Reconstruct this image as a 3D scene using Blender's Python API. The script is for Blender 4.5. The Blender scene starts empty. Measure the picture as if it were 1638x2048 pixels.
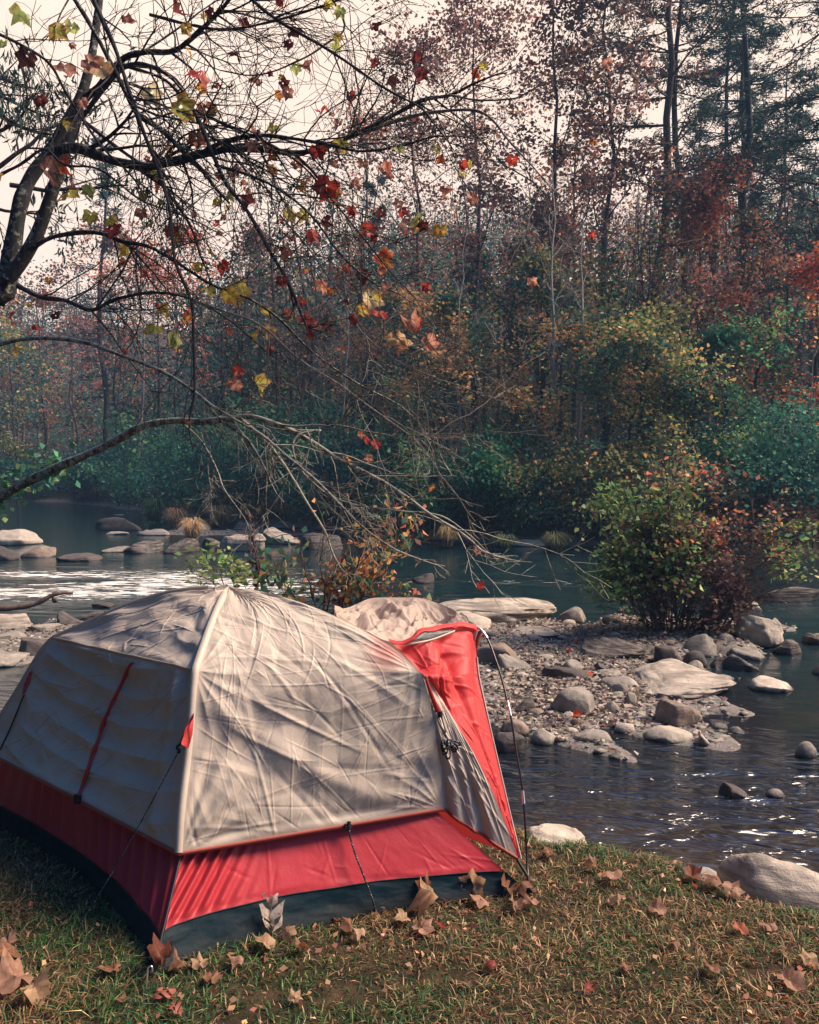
import bpy, bmesh, math, random
import numpy as np
from math import radians as RAD, sin, cos, pi, atan, tan

sc = bpy.context.scene
COL = sc.collection
# ------------------------------------------------------------------ camera, world, sun, exposure
FPX = 1650.0; HZ = 930.0; CAMH = 1.8
cam = bpy.data.cameras.new("camera"); camo = bpy.data.objects.new("camera", cam); COL.objects.link(camo)
PITCH = atan((1024 - HZ) / FPX)
camo.location = (0, 0, CAMH); camo.rotation_euler = (pi / 2 - PITCH, 0, 0)
cam.sensor_fit = 'VERTICAL'; cam.sensor_height = 24; cam.lens = 24 * FPX / 2048
cam.clip_start = 0.05; cam.clip_end = 2000
sc.camera = camo

SUN_AZ = RAD(-8)      # angle of the sun direction from +x towards -y
SUN_EL = RAD(47)
sd = (cos(SUN_EL) * cos(SUN_AZ), -cos(SUN_EL) * sin(SUN_AZ), sin(SUN_EL))
w = bpy.data.worlds.new("World"); sc.world = w; w.use_nodes = True
nt = w.node_tree; nt.nodes.clear()
def WN(t, **k):
    n = nt.nodes.new(t)
    for a, b in k.items(): setattr(n, a, b)
    return n
wo = WN('ShaderNodeOutputWorld'); bg = WN('ShaderNodeBackground')
sky = WN('ShaderNodeTexSky', sky_type='NISHITA'); sky.sun_disc = False
sky.sun_elevation = SUN_EL; sky.sun_rotation = pi / 2 + SUN_AZ; sky.dust_density = 2.0
skb = WN('ShaderNodeMix', data_type='RGBA', blend_type='MULTIPLY'); skb.inputs[0].default_value = 1
skb.inputs[7].default_value = (0.26, 0.80, 1.55, 1)
tc = WN('ShaderNodeTexCoord'); sx = WN('ShaderNodeSeparateXYZ')
rmp = WN('ShaderNodeValToRGB'); rmp.color_ramp.interpolation = 'EASE'
rmp.color_ramp.elements[0].position = 0.58; rmp.color_ramp.elements[0].color = (1, 1, 1, 1)
rmp.color_ramp.elements[1].position = 0.93; rmp.color_ramp.elements[1].color = (0, 0, 0, 1)
fwd = WN('ShaderNodeMapRange'); fwd.inputs['From Min'].default_value = 0.24; fwd.inputs['From Max'].default_value = 0.40
mfac = WN('ShaderNodeMath', operation='MULTIPLY')
nz = WN('ShaderNodeTexNoise'); nz.inputs['Scale'].default_value = 2.2; nz.inputs['Detail'].default_value = 4
crm = WN('ShaderNodeMix', data_type='RGBA'); crm.inputs[6].default_value = (5.7, 4.3, 3.4, 1); crm.inputs[7].default_value = (6.6, 5.15, 4.2, 1)
mix = WN('ShaderNodeMix', data_type='RGBA')
L = nt.links.new
L(tc.outputs['Generated'], sx.inputs[0]); L(sx.outputs[2], rmp.inputs[0]); fd = WN('ShaderNodeVectorMath', operation='DOT_PRODUCT'); fd.inputs[1].default_value = (0.62, 0.74, 0.25); L(tc.outputs['Generated'], fd.inputs[0]); L(fd.outputs['Value'], fwd.inputs[0])
L(rmp.outputs[0], mfac.inputs[0]); L(fwd.outputs[0], mfac.inputs[1])
L(tc.outputs['Generated'], nz.inputs['Vector']); L(nz.outputs[0], crm.inputs[0])
dt = WN('ShaderNodeVectorMath', operation='DOT_PRODUCT'); dt.inputs[1].default_value = (0.74, 0.36, 0.56); L(tc.outputs['Generated'], dt.inputs[0])
gn_ = WN('ShaderNodeMapRange'); gn_.inputs['From Min'].default_value = 0.05; gn_.inputs['From Max'].default_value = 0.85; gn_.inputs['To Min'].default_value = 0.06; gn_.inputs['To Max'].default_value = 1.05
L(dt.outputs['Value'], gn_.inputs[0])
gm_ = WN('ShaderNodeVectorMath', operation='SCALE'); L(sky.outputs[0], gm_.inputs[0]); L(gn_.outputs[0], gm_.inputs['Scale'])
L(gm_.outputs[0], skb.inputs[6])
L(mfac.outputs[0], mix.inputs[0]); L(skb.outputs[2], mix.inputs[6]); L(crm.outputs[2], mix.inputs[7])
L(mix.outputs[2], bg.inputs[0]); bg.inputs[1].default_value = 0.11
L(bg.outputs[0], wo.inputs[0])

sl = bpy.data.lights.new("sun", 'SUN'); sl.energy = 5.0; sl.angle = RAD(26); sl.color = (1.0, 0.77, 0.56)
so = bpy.data.objects.new("sun", sl); COL.objects.link(so)
import mathutils
so.rotation_euler = mathutils.Vector(sd).to_track_quat('Z', 'Y').to_euler()
sc.view_settings.view_transform = 'Standard'; sc.view_settings.look = 'None'
sc.view_settings.exposure = 0.95; sc.view_settings.gamma = 1.0
sc.cycles.max_bounces = 6; sc.cycles.diffuse_bounces = 3; sc.cycles.glossy_bounces = 3
sc.cycles.transmission_bounces = 3; sc.cycles.transparent_max_bounces = 4; sc.cycles.volume_bounces = 0
sc.cycles.caustics_reflective = False; sc.cycles.caustics_refractive = False
sc.cycles.use_denoising = True

# ------------------------------------------------------------------ projection helpers
def ray(px, py):
    X = (px - 819.0) / FPX; Y = (1024.0 - py) / FPX
    return np.array([X, cos(PITCH) + Y * sin(PITCH), -sin(PITCH) + Y * cos(PITCH)])
CAM = np.array([0, 0, CAMH])
def Pd(px, py, y):
    r = ray(px, py); return CAM + r * (y / r[1])
def Pz(px, py, z):
    r = ray(px, py); return CAM + r * ((z - CAMH) / r[2])
def Pplane(px, py, a, b):     # vertical plane through ground points a, b
    r = ray(px, py); n = np.array([b[1] - a[1], -(b[0] - a[0]), 0.0])
    t = (np.dot(n, [a[0], a[1], 0])) / np.dot(n, r)
    return CAM + r * t
def proj(V):
    V = np.atleast_2d(V) - CAM
    f = V[:, 1] * cos(PITCH) - V[:, 2] * sin(PITCH); u = V[:, 1] * sin(PITCH) + V[:, 2] * cos(PITCH)
    return np.stack([819 + FPX * V[:, 0] / f, 1024 - FPX * u / f], 1)
def nrm(v):
    v = np.asarray(v, float); return v / (np.linalg.norm(v, axis=-1, keepdims=True) + 1e-12)
def smooth(t): t = np.clip(t, 0, 1); return t * t * (3 - 2 * t)
TAB = np.random.default_rng(7).random((64, 64, 64))
def vn(P):
    P = np.asarray(P, float); i = np.floor(P).astype(int); f = P - i; f = f * f * (3 - 2 * f); i &= 63; j = (i + 1) & 63
    x0, y0, z0 = i.T; x1, y1, z1 = j.T; a, b, c = f.T
    def g(x, y, z): return TAB[x, y, z]
    return ((g(x0, y0, z0) * (1 - a) + g(x1, y0, z0) * a) * (1 - b) + (g(x0, y1, z0) * (1 - a) + g(x1, y1, z0) * a) * b) * (1 - c) + \
           ((g(x0, y0, z1) * (1 - a) + g(x1, y0, z1) * a) * (1 - b) + (g(x0, y1, z1) * (1 - a) + g(x1, y1, z1) * a) * b) * c
def fbm(P, o=4):
    s = 0; a = 0.5; P = np.asarray(P, float)
    for k in range(o): s = s + a * (vn(P * 2 ** k + 11.3 * k) - 0.5) * 2; a *= 0.5
    return s

# ------------------------------------------------------------------ object helpers
def mesh(name, V, F, mat=None, col=None, smooth_=False, uv=None):
    me = bpy.data.meshes.new(name)
    V = np.asarray(V, np.float32)
    if not isinstance(F, list): F = [F]
    F = [np.asarray(f, np.int32) for f in F if len(f)]
    me.vertices.add(len(V)); me.vertices.foreach_set('co', V.ravel())
    lp = np.concatenate([f.ravel() for f in F]); tot = np.concatenate([np.full(len(f), f.shape[1], np.int32) for f in F])
    st = np.concatenate([[0], np.cumsum(tot)[:-1]]).astype(np.int32)
    me.loops.add(len(lp)); me.loops.foreach_set('vertex_index', lp)
    me.polygons.add(len(tot)); me.polygons.foreach_set('loop_start', st)
    me.polygons.foreach_set('loop_total', tot)
    me.update(calc_edges=True)
    if smooth_: me.polygons.foreach_set('use_smooth', np.ones(len(tot), bool))
    if col is not None:
        ca = me.color_attributes.new('Col', 'FLOAT_COLOR', 'POINT')
        c4 = np.ones((len(V), 4), np.float32); c4[:, :3] = col
        ca.data.foreach_set('color', c4.ravel())
    if mat is not None: me.materials.append(mat)
    me.validate()
    return me
def link(name, me, parent=None):
    o = bpy.data.objects.new(name, me); COL.objects.link(o)
    if parent is not None: o.parent = parent
    return o
def ob(name, V, F, mat, parent=None, **k): 
    V = np.asarray(V, float)
    q = parent
    while q is not None: V = V - np.array(q.location); q = q.parent
    return link(name, mesh(name, V, F, mat, **k), parent)
def tag(o, label=None, cat=None, group=None, kind=None):
    if label: o['label'] = label
    if cat: o['category'] = cat
    if group: o['group'] = group
    if kind: o['kind'] = kind
    return o
def empty(name, loc, label, cat, group=None):
    o = bpy.data.objects.new(name, None); COL.objects.link(o); o.location = [float(a) for a in loc]; o.empty_display_size = 0.1
    return tag(o, label, cat, group)

class Tubes:
    def __init__(s): s.V = []; s.F = []; s.n = 0; s.C = []
    def add(s, pts, rad, k=6, cap=False, ell=1.0):
        pts = np.asarray(pts, float); m = len(pts)
        if m < 2: return
        T = np.gradient(pts, axis=0); T = nrm(T)
        ref = np.array([0.13, 0.21, 0.97]) if abs(T[0][2]) < 0.8 else np.array([0.97, 0.1, 0.2])
        U = nrm(np.cross(T, ref)); W = np.cross(T, U)
        a = np.arange(k) * 2 * pi / k; rad = np.broadcast_to(np.asarray(rad, float), (m,))
        R = pts[:, None, :] + rad[:, None, None] * (np.cos(a)[None, :, None] * U[:, None, :] + ell * np.sin(a)[None, :, None] * W[:, None, :])
        s.V.append(R.reshape(-1, 3))
        i = np.arange(m - 1)[:, None] * k; j = np.arange(k)[None, :]; j2 = (j + 1) % k
        q = np.stack([i + j, i + j2, i + k + j2, i + k + j], -1).reshape(-1, 4) + s.n
        s.F.append(q); s.n += m * k
    def data(s): return np.concatenate(s.V), np.concatenate(s.F)

def catmull(P, n=8):
    P = np.asarray(P, float); out = []
    Q = np.vstack([2 * P[0] - P[1], P, 2 * P[-1] - P[-2]])
    for i in range(1, len(Q) - 2):
        for t in np.linspace(0, 1, n, endpoint=False):
            out.append(0.5 * ((2 * Q[i]) + (-Q[i - 1] + Q[i + 1]) * t + (2 * Q[i - 1] - 5 * Q[i] + 4 * Q[i + 1] - Q[i + 2]) * t * t + (-Q[i - 1] + 3 * Q[i] - 3 * Q[i + 1] + Q[i + 2]) * t ** 3))
    out.append(P[-1]); return np.array(out)
def resample(P, n):
    P = np.asarray(P, float); d = np.r_[0, np.cumsum(np.linalg.norm(np.diff(P, axis=0), axis=1))]
    t = np.linspace(0, d[-1], n); return np.stack([np.interp(t, d, P[:, k]) for k in range(3)], 1)

# ------------------------------------------------------------------ materials
def M(name): 
    m = bpy.data.materials.new(name); m.use_nodes = True; t = m.node_tree; t.nodes.clear()
    return m, t
def nd(t, typ, ins=None, **k):
    n = t.nodes.new(typ)
    for a, b in k.items(): setattr(n, a, b)
    for a, b in (ins or {}).items():
        if isinstance(b, bpy.types.NodeSocket): t.links.new(b, n.inputs[a])
        else: n.inputs[a].default_value = b
    return n
def ramp(t, fac, stops, interp='LINEAR'):
    r = nd(t, 'ShaderNodeValToRGB', {0: fac}); r.color_ramp.interpolation = interp
    while len(r.color_ramp.elements) < len(stops): r.color_ramp.elements.new(0.5)
    for e, (p, c) in zip(r.color_ramp.elements, stops):
        e.position = p; e.color = (c if len(c) == 4 else (*c, 1)) if hasattr(c, '__len__') else (c, c, c, 1)
    return r.outputs[0]
def noise(t, scale, detail=5, rough=0.6, vec=None, dist=0.0):
    i = {'Scale': scale, 'Detail': detail, 'Roughness': rough, 'Distortion': dist}
    if vec is not None: i['Vector'] = vec
    return nd(t, 'ShaderNodeTexNoise', i).outputs[0]
def pos(t, scale=(1, 1, 1)):
    g = nd(t, 'ShaderNodeNewGeometry').outputs['Position']
    return nd(t, 'ShaderNodeMapping', {0: g, 3: scale}).outputs[0]
def mixc(t, fac, a, b, mode='MIX'):
    n = nd(t, 'ShaderNodeMix', data_type='RGBA', blend_type=mode)
    for i, v in ((0, fac), (6, a), (7, b)):
        if isinstance(v, bpy.types.NodeSocket): t.links.new(v, n.inputs[i])
        else: n.inputs[i].default_value = v if i == 0 else (*v, 1)
    return n.outputs[2]
def math_(t, op, a, b=0.0, clamp=False):
    n = nd(t, 'ShaderNodeMath', operation=op, use_clamp=clamp)
    for i, v in ((0, a), (1, b)):
        if isinstance(v, bpy.types.NodeSocket): t.links.new(v, n.inputs[i])
        else: n.inputs[i].default_value = v
    return n.outputs[0]
def princ(t, color, rough=0.6, bump=None, bstr=0.3, bdist=0.01, spec=0.4, metal=0.0, trans=None):
    i = {}
    p = nd(t, 'ShaderNodeBsdfPrincipled')
    for k, v in (('Base Color', color), ('Roughness', rough), ('Specular IOR Level', spec), ('Metallic', metal)):
        if isinstance(v, bpy.types.NodeSocket): t.links.new(v, p.inputs[k])
        else: p.inputs[k].default_value = (*v, 1) if k == 'Base Color' else v
    nb = None
    if bump is not None:
        nb = nd(t, 'ShaderNodeBump', {'Height': bump, 'Strength': bstr, 'Distance': bdist}).outputs[0]
        t.links.new(nb, p.inputs['Normal'])
    out = p.outputs[0]
    if trans:
        tr = nd(t, 'ShaderNodeBsdfTranslucent')
        if isinstance(color, bpy.types.NodeSocket): t.links.new(color, tr.inputs[0])
        else: tr.inputs[0].default_value = (*color, 1)
        if nb is not None: t.links.new(nb, tr.inputs['Normal'])
        out = nd(t, 'ShaderNodeMixShader', {0: trans, 1: out, 2: tr.outputs[0]}).outputs[0]
    nd(t, 'ShaderNodeOutputMaterial', {0: out})

def leaf_mat(name, trans=0.3, rough=0.6):
    m, t = M(name); c = nd(t, 'ShaderNodeVertexColor', layer_name='Col').outputs[0]
    princ(t, c, rough, spec=0.25, trans=trans); return m
LEAF = leaf_mat('leaf', 0.42); LEAFG = leaf_mat('glossy leaf', 0.22, 0.4)
def big_leaf():
    m, t = M('large leaf'); c = nd(t, 'ShaderNodeVertexColor', layer_name='Col').outputs[0]
    n = noise(t, 45, 4, 0.6, pos(t)); c = mixc(t, ramp(t, n, [(0.5, 0.0), (0.72, 0.75)]), c, (0.13, 0.05, 0.03))
    princ(t, c, 0.55, n, 0.4, 0.004, 0.3, trans=0.5); return m
BIGLEAF = big_leaf()
def bark(name, a, b, sc_=18, lichen=0.0, lc=(0.45, 0.5, 0.42)):
    m, t = M(name); p = pos(t, (1, 1, 0.45))
    n = noise(t, sc_, 6, 0.7, p); c = ramp(t, n, [(0.3, a), (0.7, b)])
    if lichen:
        n2 = noise(t, 26, 4, 0.7, pos(t)); gn = nd(t, 'ShaderNodeSeparateXYZ', {0: nd(t, 'ShaderNodeNewGeometry').outputs['Normal']}).outputs[2]
        f = ramp(t, math_(t, 'ADD', n2, math_(t, 'MULTIPLY', gn, 0.10)), [(0.62 - lichen * 0.25, 0.0), (0.72 - lichen * 0.25, 1.0)])
        c = mixc(t, f, c, lc)
    princ(t, c, 0.9, n, 0.8, 0.01, 0.15); return m
BARK = bark('dark grey bark', (0.022, 0.024, 0.032), (0.10, 0.09, 0.088))
BARKP = bark('pale bark', (0.22, 0.20, 0.18), (0.60, 0.54, 0.47))
BARKB = bark('brown bark', (0.05, 0.034, 0.034), (0.17, 0.12, 0.10))
BARKS = bark('mottled sycamore bark', (0.018, 0.020, 0.028), (0.070, 0.066, 0.064), 30, 0.28, (0.30, 0.31, 0.26))
BARKL = bark('lichen covered bark', (0.04, 0.04, 0.04), (0.15, 0.135, 0.12), 40, 0.75, (0.36, 0.36, 0.30))
BARKT = bark('grey twig bark', (0.12, 0.11, 0.11), (0.34, 0.30, 0.27), 30)

# ------------------------------------------------------------------ terrain
NEX = [-80, -12, -6, -3.5, -2.5, -1, 0, .52, .96, 1.12, 1.55, 2.2, 4, 12, 80]
NEY = [10, 7, 6.6, 6.2, 5.7, 5.4, 4.9, 4.05, 3.78, 3.66, 3.3, 2.95, 2.5, 2.2, 0]
FEX = [-160, -60, -28, -22, -14, -11.7, -5.2, -2.1, 2.2, 6.1, 10.9, 30, 60, 160]
FEY = [70, 62, 57, 53, 44, 39.6, 33, 29, 25.8, 24.3, 22.5, 18, 12, 0]
WZ = -0.62
BARS = [(1.8, 9.3, 1.55, 2.7, -0.592), (3.7, 11.5, 1.25, 1.2, -0.50), (-5.8, 11.3, 3.0, 1.5, -0.58), (-6.4, 29.5, 4.0, 1.4, -0.60), (1.3, 12.0, 1.6, 1.0, -0.585), (5.0, 12.3, .8, .6, -0.6)]
def H(x, y):
    x = np.asarray(x, float); y = np.asarray(y, float)
    ye = np.interp(x, NEX, NEY) + 0.07 * np.sin(x * 7.1) + 0.04 * np.sin(x * 17); yf = np.interp(x, FEX, FEY) + 0.5 * np.sin(x * 1.3)
    P = np.stack([x, y, 0 * x], -1).reshape(-1, 3); n1 = fbm(P * 1.3, 3).reshape(x.shape); n2 = fbm(P * 0.12 + 5, 3).reshape(x.shape)
    z = -0.95 * smooth((y - ye + 0.08) / 0.85) + 0.018 * n1
    for cx, cy, rx, ry, top in BARS:
        r2 = ((x - cx) / rx) ** 2 + ((y - cy) / ry) ** 2 + 0.55 * n1 + 0.25 * np.sin(x * 5.3 + y * 3.1)
        b = top + 0.03 * n1 - 0.35 * np.clip(r2 - 0.75, 0, 3)
        z = np.where(b > z, np.where(y > ye + 0.6, b, z), z)
    t = y - yf
    zf = -0.95 + 0.85 * smooth((t + 1.2) / 2.6) + 0.10 * np.clip(t, 0, 14) + 0.30 * np.clip(t - 12, 0, 90) * smooth((t - 12) / 20) + n2 * np.clip(t * 0.1, 0, 2.5)
    return np.maximum(z, np.where(t > -1.2, zf, -9))

def ground_mat():
    m, t = M('ground'); P = nd(t, 'ShaderNodeNewGeometry').outputs['Position']; s = nd(t, 'ShaderNodeSeparateXYZ', {0: P})
    n = noise(t, 9, 6, 0.65, P); nf = noise(t, 60, 5, 0.7, P)
    turf = ramp(t, n, [(0.3, (0.015, 0.018, 0.010)), (0.5, (0.045, 0.034, 0.020)), (0.7, (0.09, 0.06, 0.035))])
    v = nd(t, 'ShaderNodeTexVoronoi', {'Scale': 14.0, 'Vector': P}); 
    grav = mixc(t, 0.5, ramp(t, nf, [(0.3, (0.05, 0.05, 0.052)), (0.7, (0.26, 0.235, 0.21))]), nd(t, 'ShaderNodeHueSaturation', {'Saturation': 0.15, 'Color': v.outputs['Color']}).outputs[0], 'SOFT_LIGHT')
    wood = ramp(t, nf, [(0.3, (0.02, 0.02, 0.018)), (0.6, (0.07, 0.045, 0.03)), (0.8, (0.16, 0.08, 0.05))])
    lo = nd(t, 'ShaderNodeMapRange', {0: s.outputs[2], 1: -0.30, 2: -0.12}).outputs[0]
    c = mixc(t, lo, grav, turf)
    far = nd(t, 'ShaderNodeMapRange', {0: s.outputs[1], 1: 15.0, 2: 16.0}).outputs[0]
    hi = nd(t, 'ShaderNodeMapRange', {0: s.outputs[2], 1: -0.55, 2: -0.35}).outputs[0]
    c = mixc(t, math_(t, 'MULTIPLY', far, hi), c, wood)
    princ(t, c, 0.95, nf, 0.7, 0.03, 0.1); return m
gx = np.sinh(np.linspace(-1, 1, 420) * 5.0) / np.sinh(5.0) * 165; gx = np.sort(np.r_[gx, np.linspace(-4, 5, 140)])
gy = np.r_[np.linspace(-40, 1, 24), np.linspace(1.15, 16, 240), np.linspace(16.3, 75, 150), np.linspace(76, 165, 50)]
X, Y = np.meshgrid(gx, gy); Z = H(X, Y); ny, nx = X.shape
def gridF(ny, nx, off=0):
    i = np.arange(ny - 1)[:, None] * nx + np.arange(nx - 1)[None, :]
    return np.stack([i, i + 1, i + nx + 1, i + nx], -1).reshape(-1, 4) + off
tag(ob('ground', np.stack([X, Y, Z], -1).reshape(-1, 3), gridF(ny, nx), ground_mat(), smooth_=True), kind='structure')

# ------------------------------------------------------------------ river
def water_mat():
    m, t = M('river water'); P = nd(t, 'ShaderNodeNewGeometry').outputs['Position']; s = nd(t, 'ShaderNodeSeparateXYZ', {0: P})
    warp = nd(t, 'ShaderNodeMapping', {0: P, 3: (1, 1, 1), 2: (0, 0, 0.25)}).outputs[0]
    p1 = nd(t, 'ShaderNodeMapping', {0: warp, 3: (2.2, 6.5, 1)}).outputs[0]
    p2 = nd(t, 'ShaderNodeMapping', {0: warp, 3: (0.8, 2.2, 1)}).outputs[0]
    r1 = noise(t, 1.0, 3, 0.55, p1, 0.9); r2 = noise(t, 1.0, 3, 0.5, p2, 0.6)
    p3 = nd(t, 'ShaderNodeMapping', {0: warp, 3: (1.4, 3.0, 1)}).outputs[0]; big = noise(t, 1.0, 2, 0.5, p3, 1.0)
    # choppy near the camera and over the riffles, calm in the far pool
    near = nd(t, 'ShaderNodeMapRange', {0: s.outputs[1], 1: 7.5, 2: 5.6}).outputs[0]
    rx = nd(t, 'ShaderNodeMapRange', {0: s.outputs[0], 1: 0.6, 2: -3.0}).outputs[0]
    ry = math_(t, 'MULTIPLY', nd(t, 'ShaderNodeMapRange', {0: s.outputs[1], 1: 14.0, 2: 15.2}).outputs[0], nd(t, 'ShaderNodeMapRange', {0: s.outputs[1], 1: 20.5, 2: 18.0}).outputs[0])
    nb = noise(t, 1.0, 3, 0.6, nd(t, 'ShaderNodeMapping', {0: P, 3: (0.25, 0.8, 1)}).outputs[0])
    riff = math_(t, 'MULTIPLY', math_(t, 'MULTIPLY', rx, ry), ramp(t, nb, [(0.35, 0.25), (0.5, 1.0)]))
    rb = math_(t, 'MULTIPLY', nd(t, 'ShaderNodeMapRange', {0: s.outputs[1], 1: 12.8, 2: 14.0}).outputs[0], nd(t, 'ShaderNodeMapRange', {0: s.outputs[1], 1: 19.5, 2: 17.0}).outputs[0])
    rb = math_(t, 'MULTIPLY', rb, ramp(t, nb, [(0.52, 0.0), (0.62, 0.5)]))
    riff = math_(t, 'MAXIMUM', riff, rb)
    amp = math_(t, 'ADD', math_(t, 'ADD', 0.12, math_(t, 'MULTIPLY', near, 2.1)), riff)
    hgt = math_(t, 'ADD', math_(t, 'MULTIPLY', r1, 0.6), math_(t, 'MULTIPLY', big, 0.8))
    h2 = math_(t, 'ADD', math_(t, 'MULTIPLY', hgt, amp), math_(t, 'MULTIPLY', r2, 0.12))
    bn = nd(t, 'ShaderNodeBump', {'Height': h2, 'Strength': 1.0, 'Distance': 0.09}).outputs[0]
    bed_reflect = ramp(t, noise(t, 3.0, 4, 0.6, P), [(0.3, (0.004, 0.014, 0.020)), (0.7, (0.010, 0.030, 0.036))])  # teal reflection of the trees is put into the water's base colour
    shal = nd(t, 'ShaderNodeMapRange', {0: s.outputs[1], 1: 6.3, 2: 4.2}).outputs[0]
    nearb = nd(t, 'ShaderNodeMapRange', {0: s.outputs[1], 1: 12.0, 2: 8.0}).outputs[0]; bed_reflect = mixc(t, math_(t, 'MULTIPLY', nearb, 0.8), bed_reflect, (0.008, 0.008, 0.014))
    bed_reflect = mixc(t, math_(t, 'MULTIPLY', shal, 0.7), bed_reflect, (0.055, 0.038, 0.026))
    fs = noise(t, 1.0, 4, 0.7, nd(t, 'ShaderNodeMapping', {0: P, 3: (2.2, 9.0, 1)}).outputs[0], 0.8)
    thr = math_(t, 'SUBTRACT', 0.74, math_(t, 'MULTIPLY', riff, 0.25))
    foam_glint = nd(t, 'ShaderNodeMapRange', {0: math_(t, 'SUBTRACT', fs, thr), 1: 0.0, 2: 0.05}).outputs[0]  # white riffle foam, with the sky's sparkle on the waves painted in
    foam_glint = math_(t, 'MULTIPLY', foam_glint, nd(t, 'ShaderNodeMapRange', {0: riff, 1: 0.05, 2: 0.25}).outputs[0])
    w_ = nd(t, 'ShaderNodeBsdfPrincipled', {'Base Color': bed_reflect, 'Roughness': 0.13, 'IOR': 1.42, 'Normal': bn, 'Specular IOR Level': 1.0})
    f_ = nd(t, 'ShaderNodeBsdfDiffuse', {'Color': (0.75, 0.74, 0.70, 1)})
    mx = nd(t, 'ShaderNodeMixShader', {0: foam_glint, 1: w_.outputs[0], 2: f_.outputs[0]})
    nd(t, 'ShaderNodeOutputMaterial', {0: mx.outputs[0]}); return m
wx = np.sort(np.r_[np.linspace(-160, -20, 30), np.linspace(-19, 19, 220), np.linspace(20, 160, 30)])
wy = np.r_[np.linspace(-10, 1.8, 6), np.linspace(2, 16, 260), np.linspace(16.3, 80, 120)]
X, Y = np.meshgrid(wx, wy); q = np.stack([X * 2.0, Y * 5.0, 0 * X], -1).reshape(-1, 3)
Z = WZ + (0.012 * fbm(q, 3)).reshape(X.shape) * smooth((9 - Y) / 4)
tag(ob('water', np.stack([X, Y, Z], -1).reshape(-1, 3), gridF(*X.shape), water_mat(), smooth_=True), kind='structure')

# ------------------------------------------------------------------ rocks
def rock_mat(name, a, b, strat=0.0, wet=True):
    m, t = M(name); P = nd(t, 'ShaderNodeNewGeometry').outputs['Position']; s = nd(t, 'ShaderNodeSeparateXYZ', {0: P})
    n = noise(t, 7, 8, 0.68, P, 0.4); nf = noise(t, 55, 5, 0.7, P)
    oc = nd(t, 'ShaderNodeObjectInfo').outputs['Random']
    c = ramp(t, n, [(0.28, a), (0.5, tuple(x * .55 + y * .45 for x, y in zip(a, b))), (0.66, b)])
    c = mixc(t, math_(t, 'MULTIPLY', nf, 0.35), c, (0.22, 0.17, 0.13))
    st = noise(t, 1.0, 5, 0.6, nd(t, 'ShaderNodeMapping', {0: P, 2: (0.25, 0.15, 0.1), 3: (1.5, 3, 30)}).outputs[0], 0.5)
    if strat: c = mixc(t, math_(t, 'MULTIPLY', ramp(t, st, [(0.42, 1.0), (0.55, 0.0)]), strat), c, tuple(x * .35 for x in a))
    c = mixc(t, ramp(t, oc, [(0.0, 0.0), (1.0, 0.35)]), c, tuple(x * 0.6 for x in a))
    if wet:
        wl = nd(t, 'ShaderNodeMapRange', {0: math_(t, 'ADD', s.outputs[2], math_(t, 'MULTIPLY', n, 0.05)), 1: WZ + 0.035, 2: WZ + 0.075}).outputs[0]
        c = mixc(t, wl, (0.025, 0.024, 0.026), c); rg = ramp(t, wl, [(0, 0.25), (1, 0.85)])
    else: rg = 0.85
    h = math_(t, 'ADD', math_(t, 'MULTIPLY', n, 1.0), math_(t, 'MULTIPLY', nf, 0.35))
    if strat: h = math_(t, 'ADD', h, math_(t, 'MULTIPLY', st, 0.8 * strat))
    princ(t, c, rg, h, 0.75, 0.03, 0.3); return m
RK = {'pale': rock_mat('pale stone', (0.34, 0.30, 0.25), (0.66, 0.58, 0.48)),
      'grey': rock_mat('grey stone', (0.14, 0.135, 0.125), (0.44, 0.39, 0.33)),
      'brown': rock_mat('brown grey stone', (0.12, 0.09, 0.075), (0.36, 0.28, 0.23)),
      'dark': rock_mat('dark stone', (0.025, 0.025, 0.03), (0.12, 0.105, 0.10)),
      'slab': rock_mat('layered stone', (0.28, 0.245, 0.21), (0.62, 0.54, 0.45), 0.6),
      'dslab': rock_mat('dark layered stone', (0.05, 0.047, 0.05), (0.30, 0.26, 0.23), 0.9)}
def ico(sub):
    bm = bmesh.new(); bmesh.ops.create_icosphere(bm, subdivisions=sub, radius=1)
    V = np.array([v.co[:] for v in bm.verts]); F = np.array([[v.index for v in f.verts] for f in bm.faces]); bm.free(); return V, F
ICO = {k: ico(k) for k in (3, 4, 5)}
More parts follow.
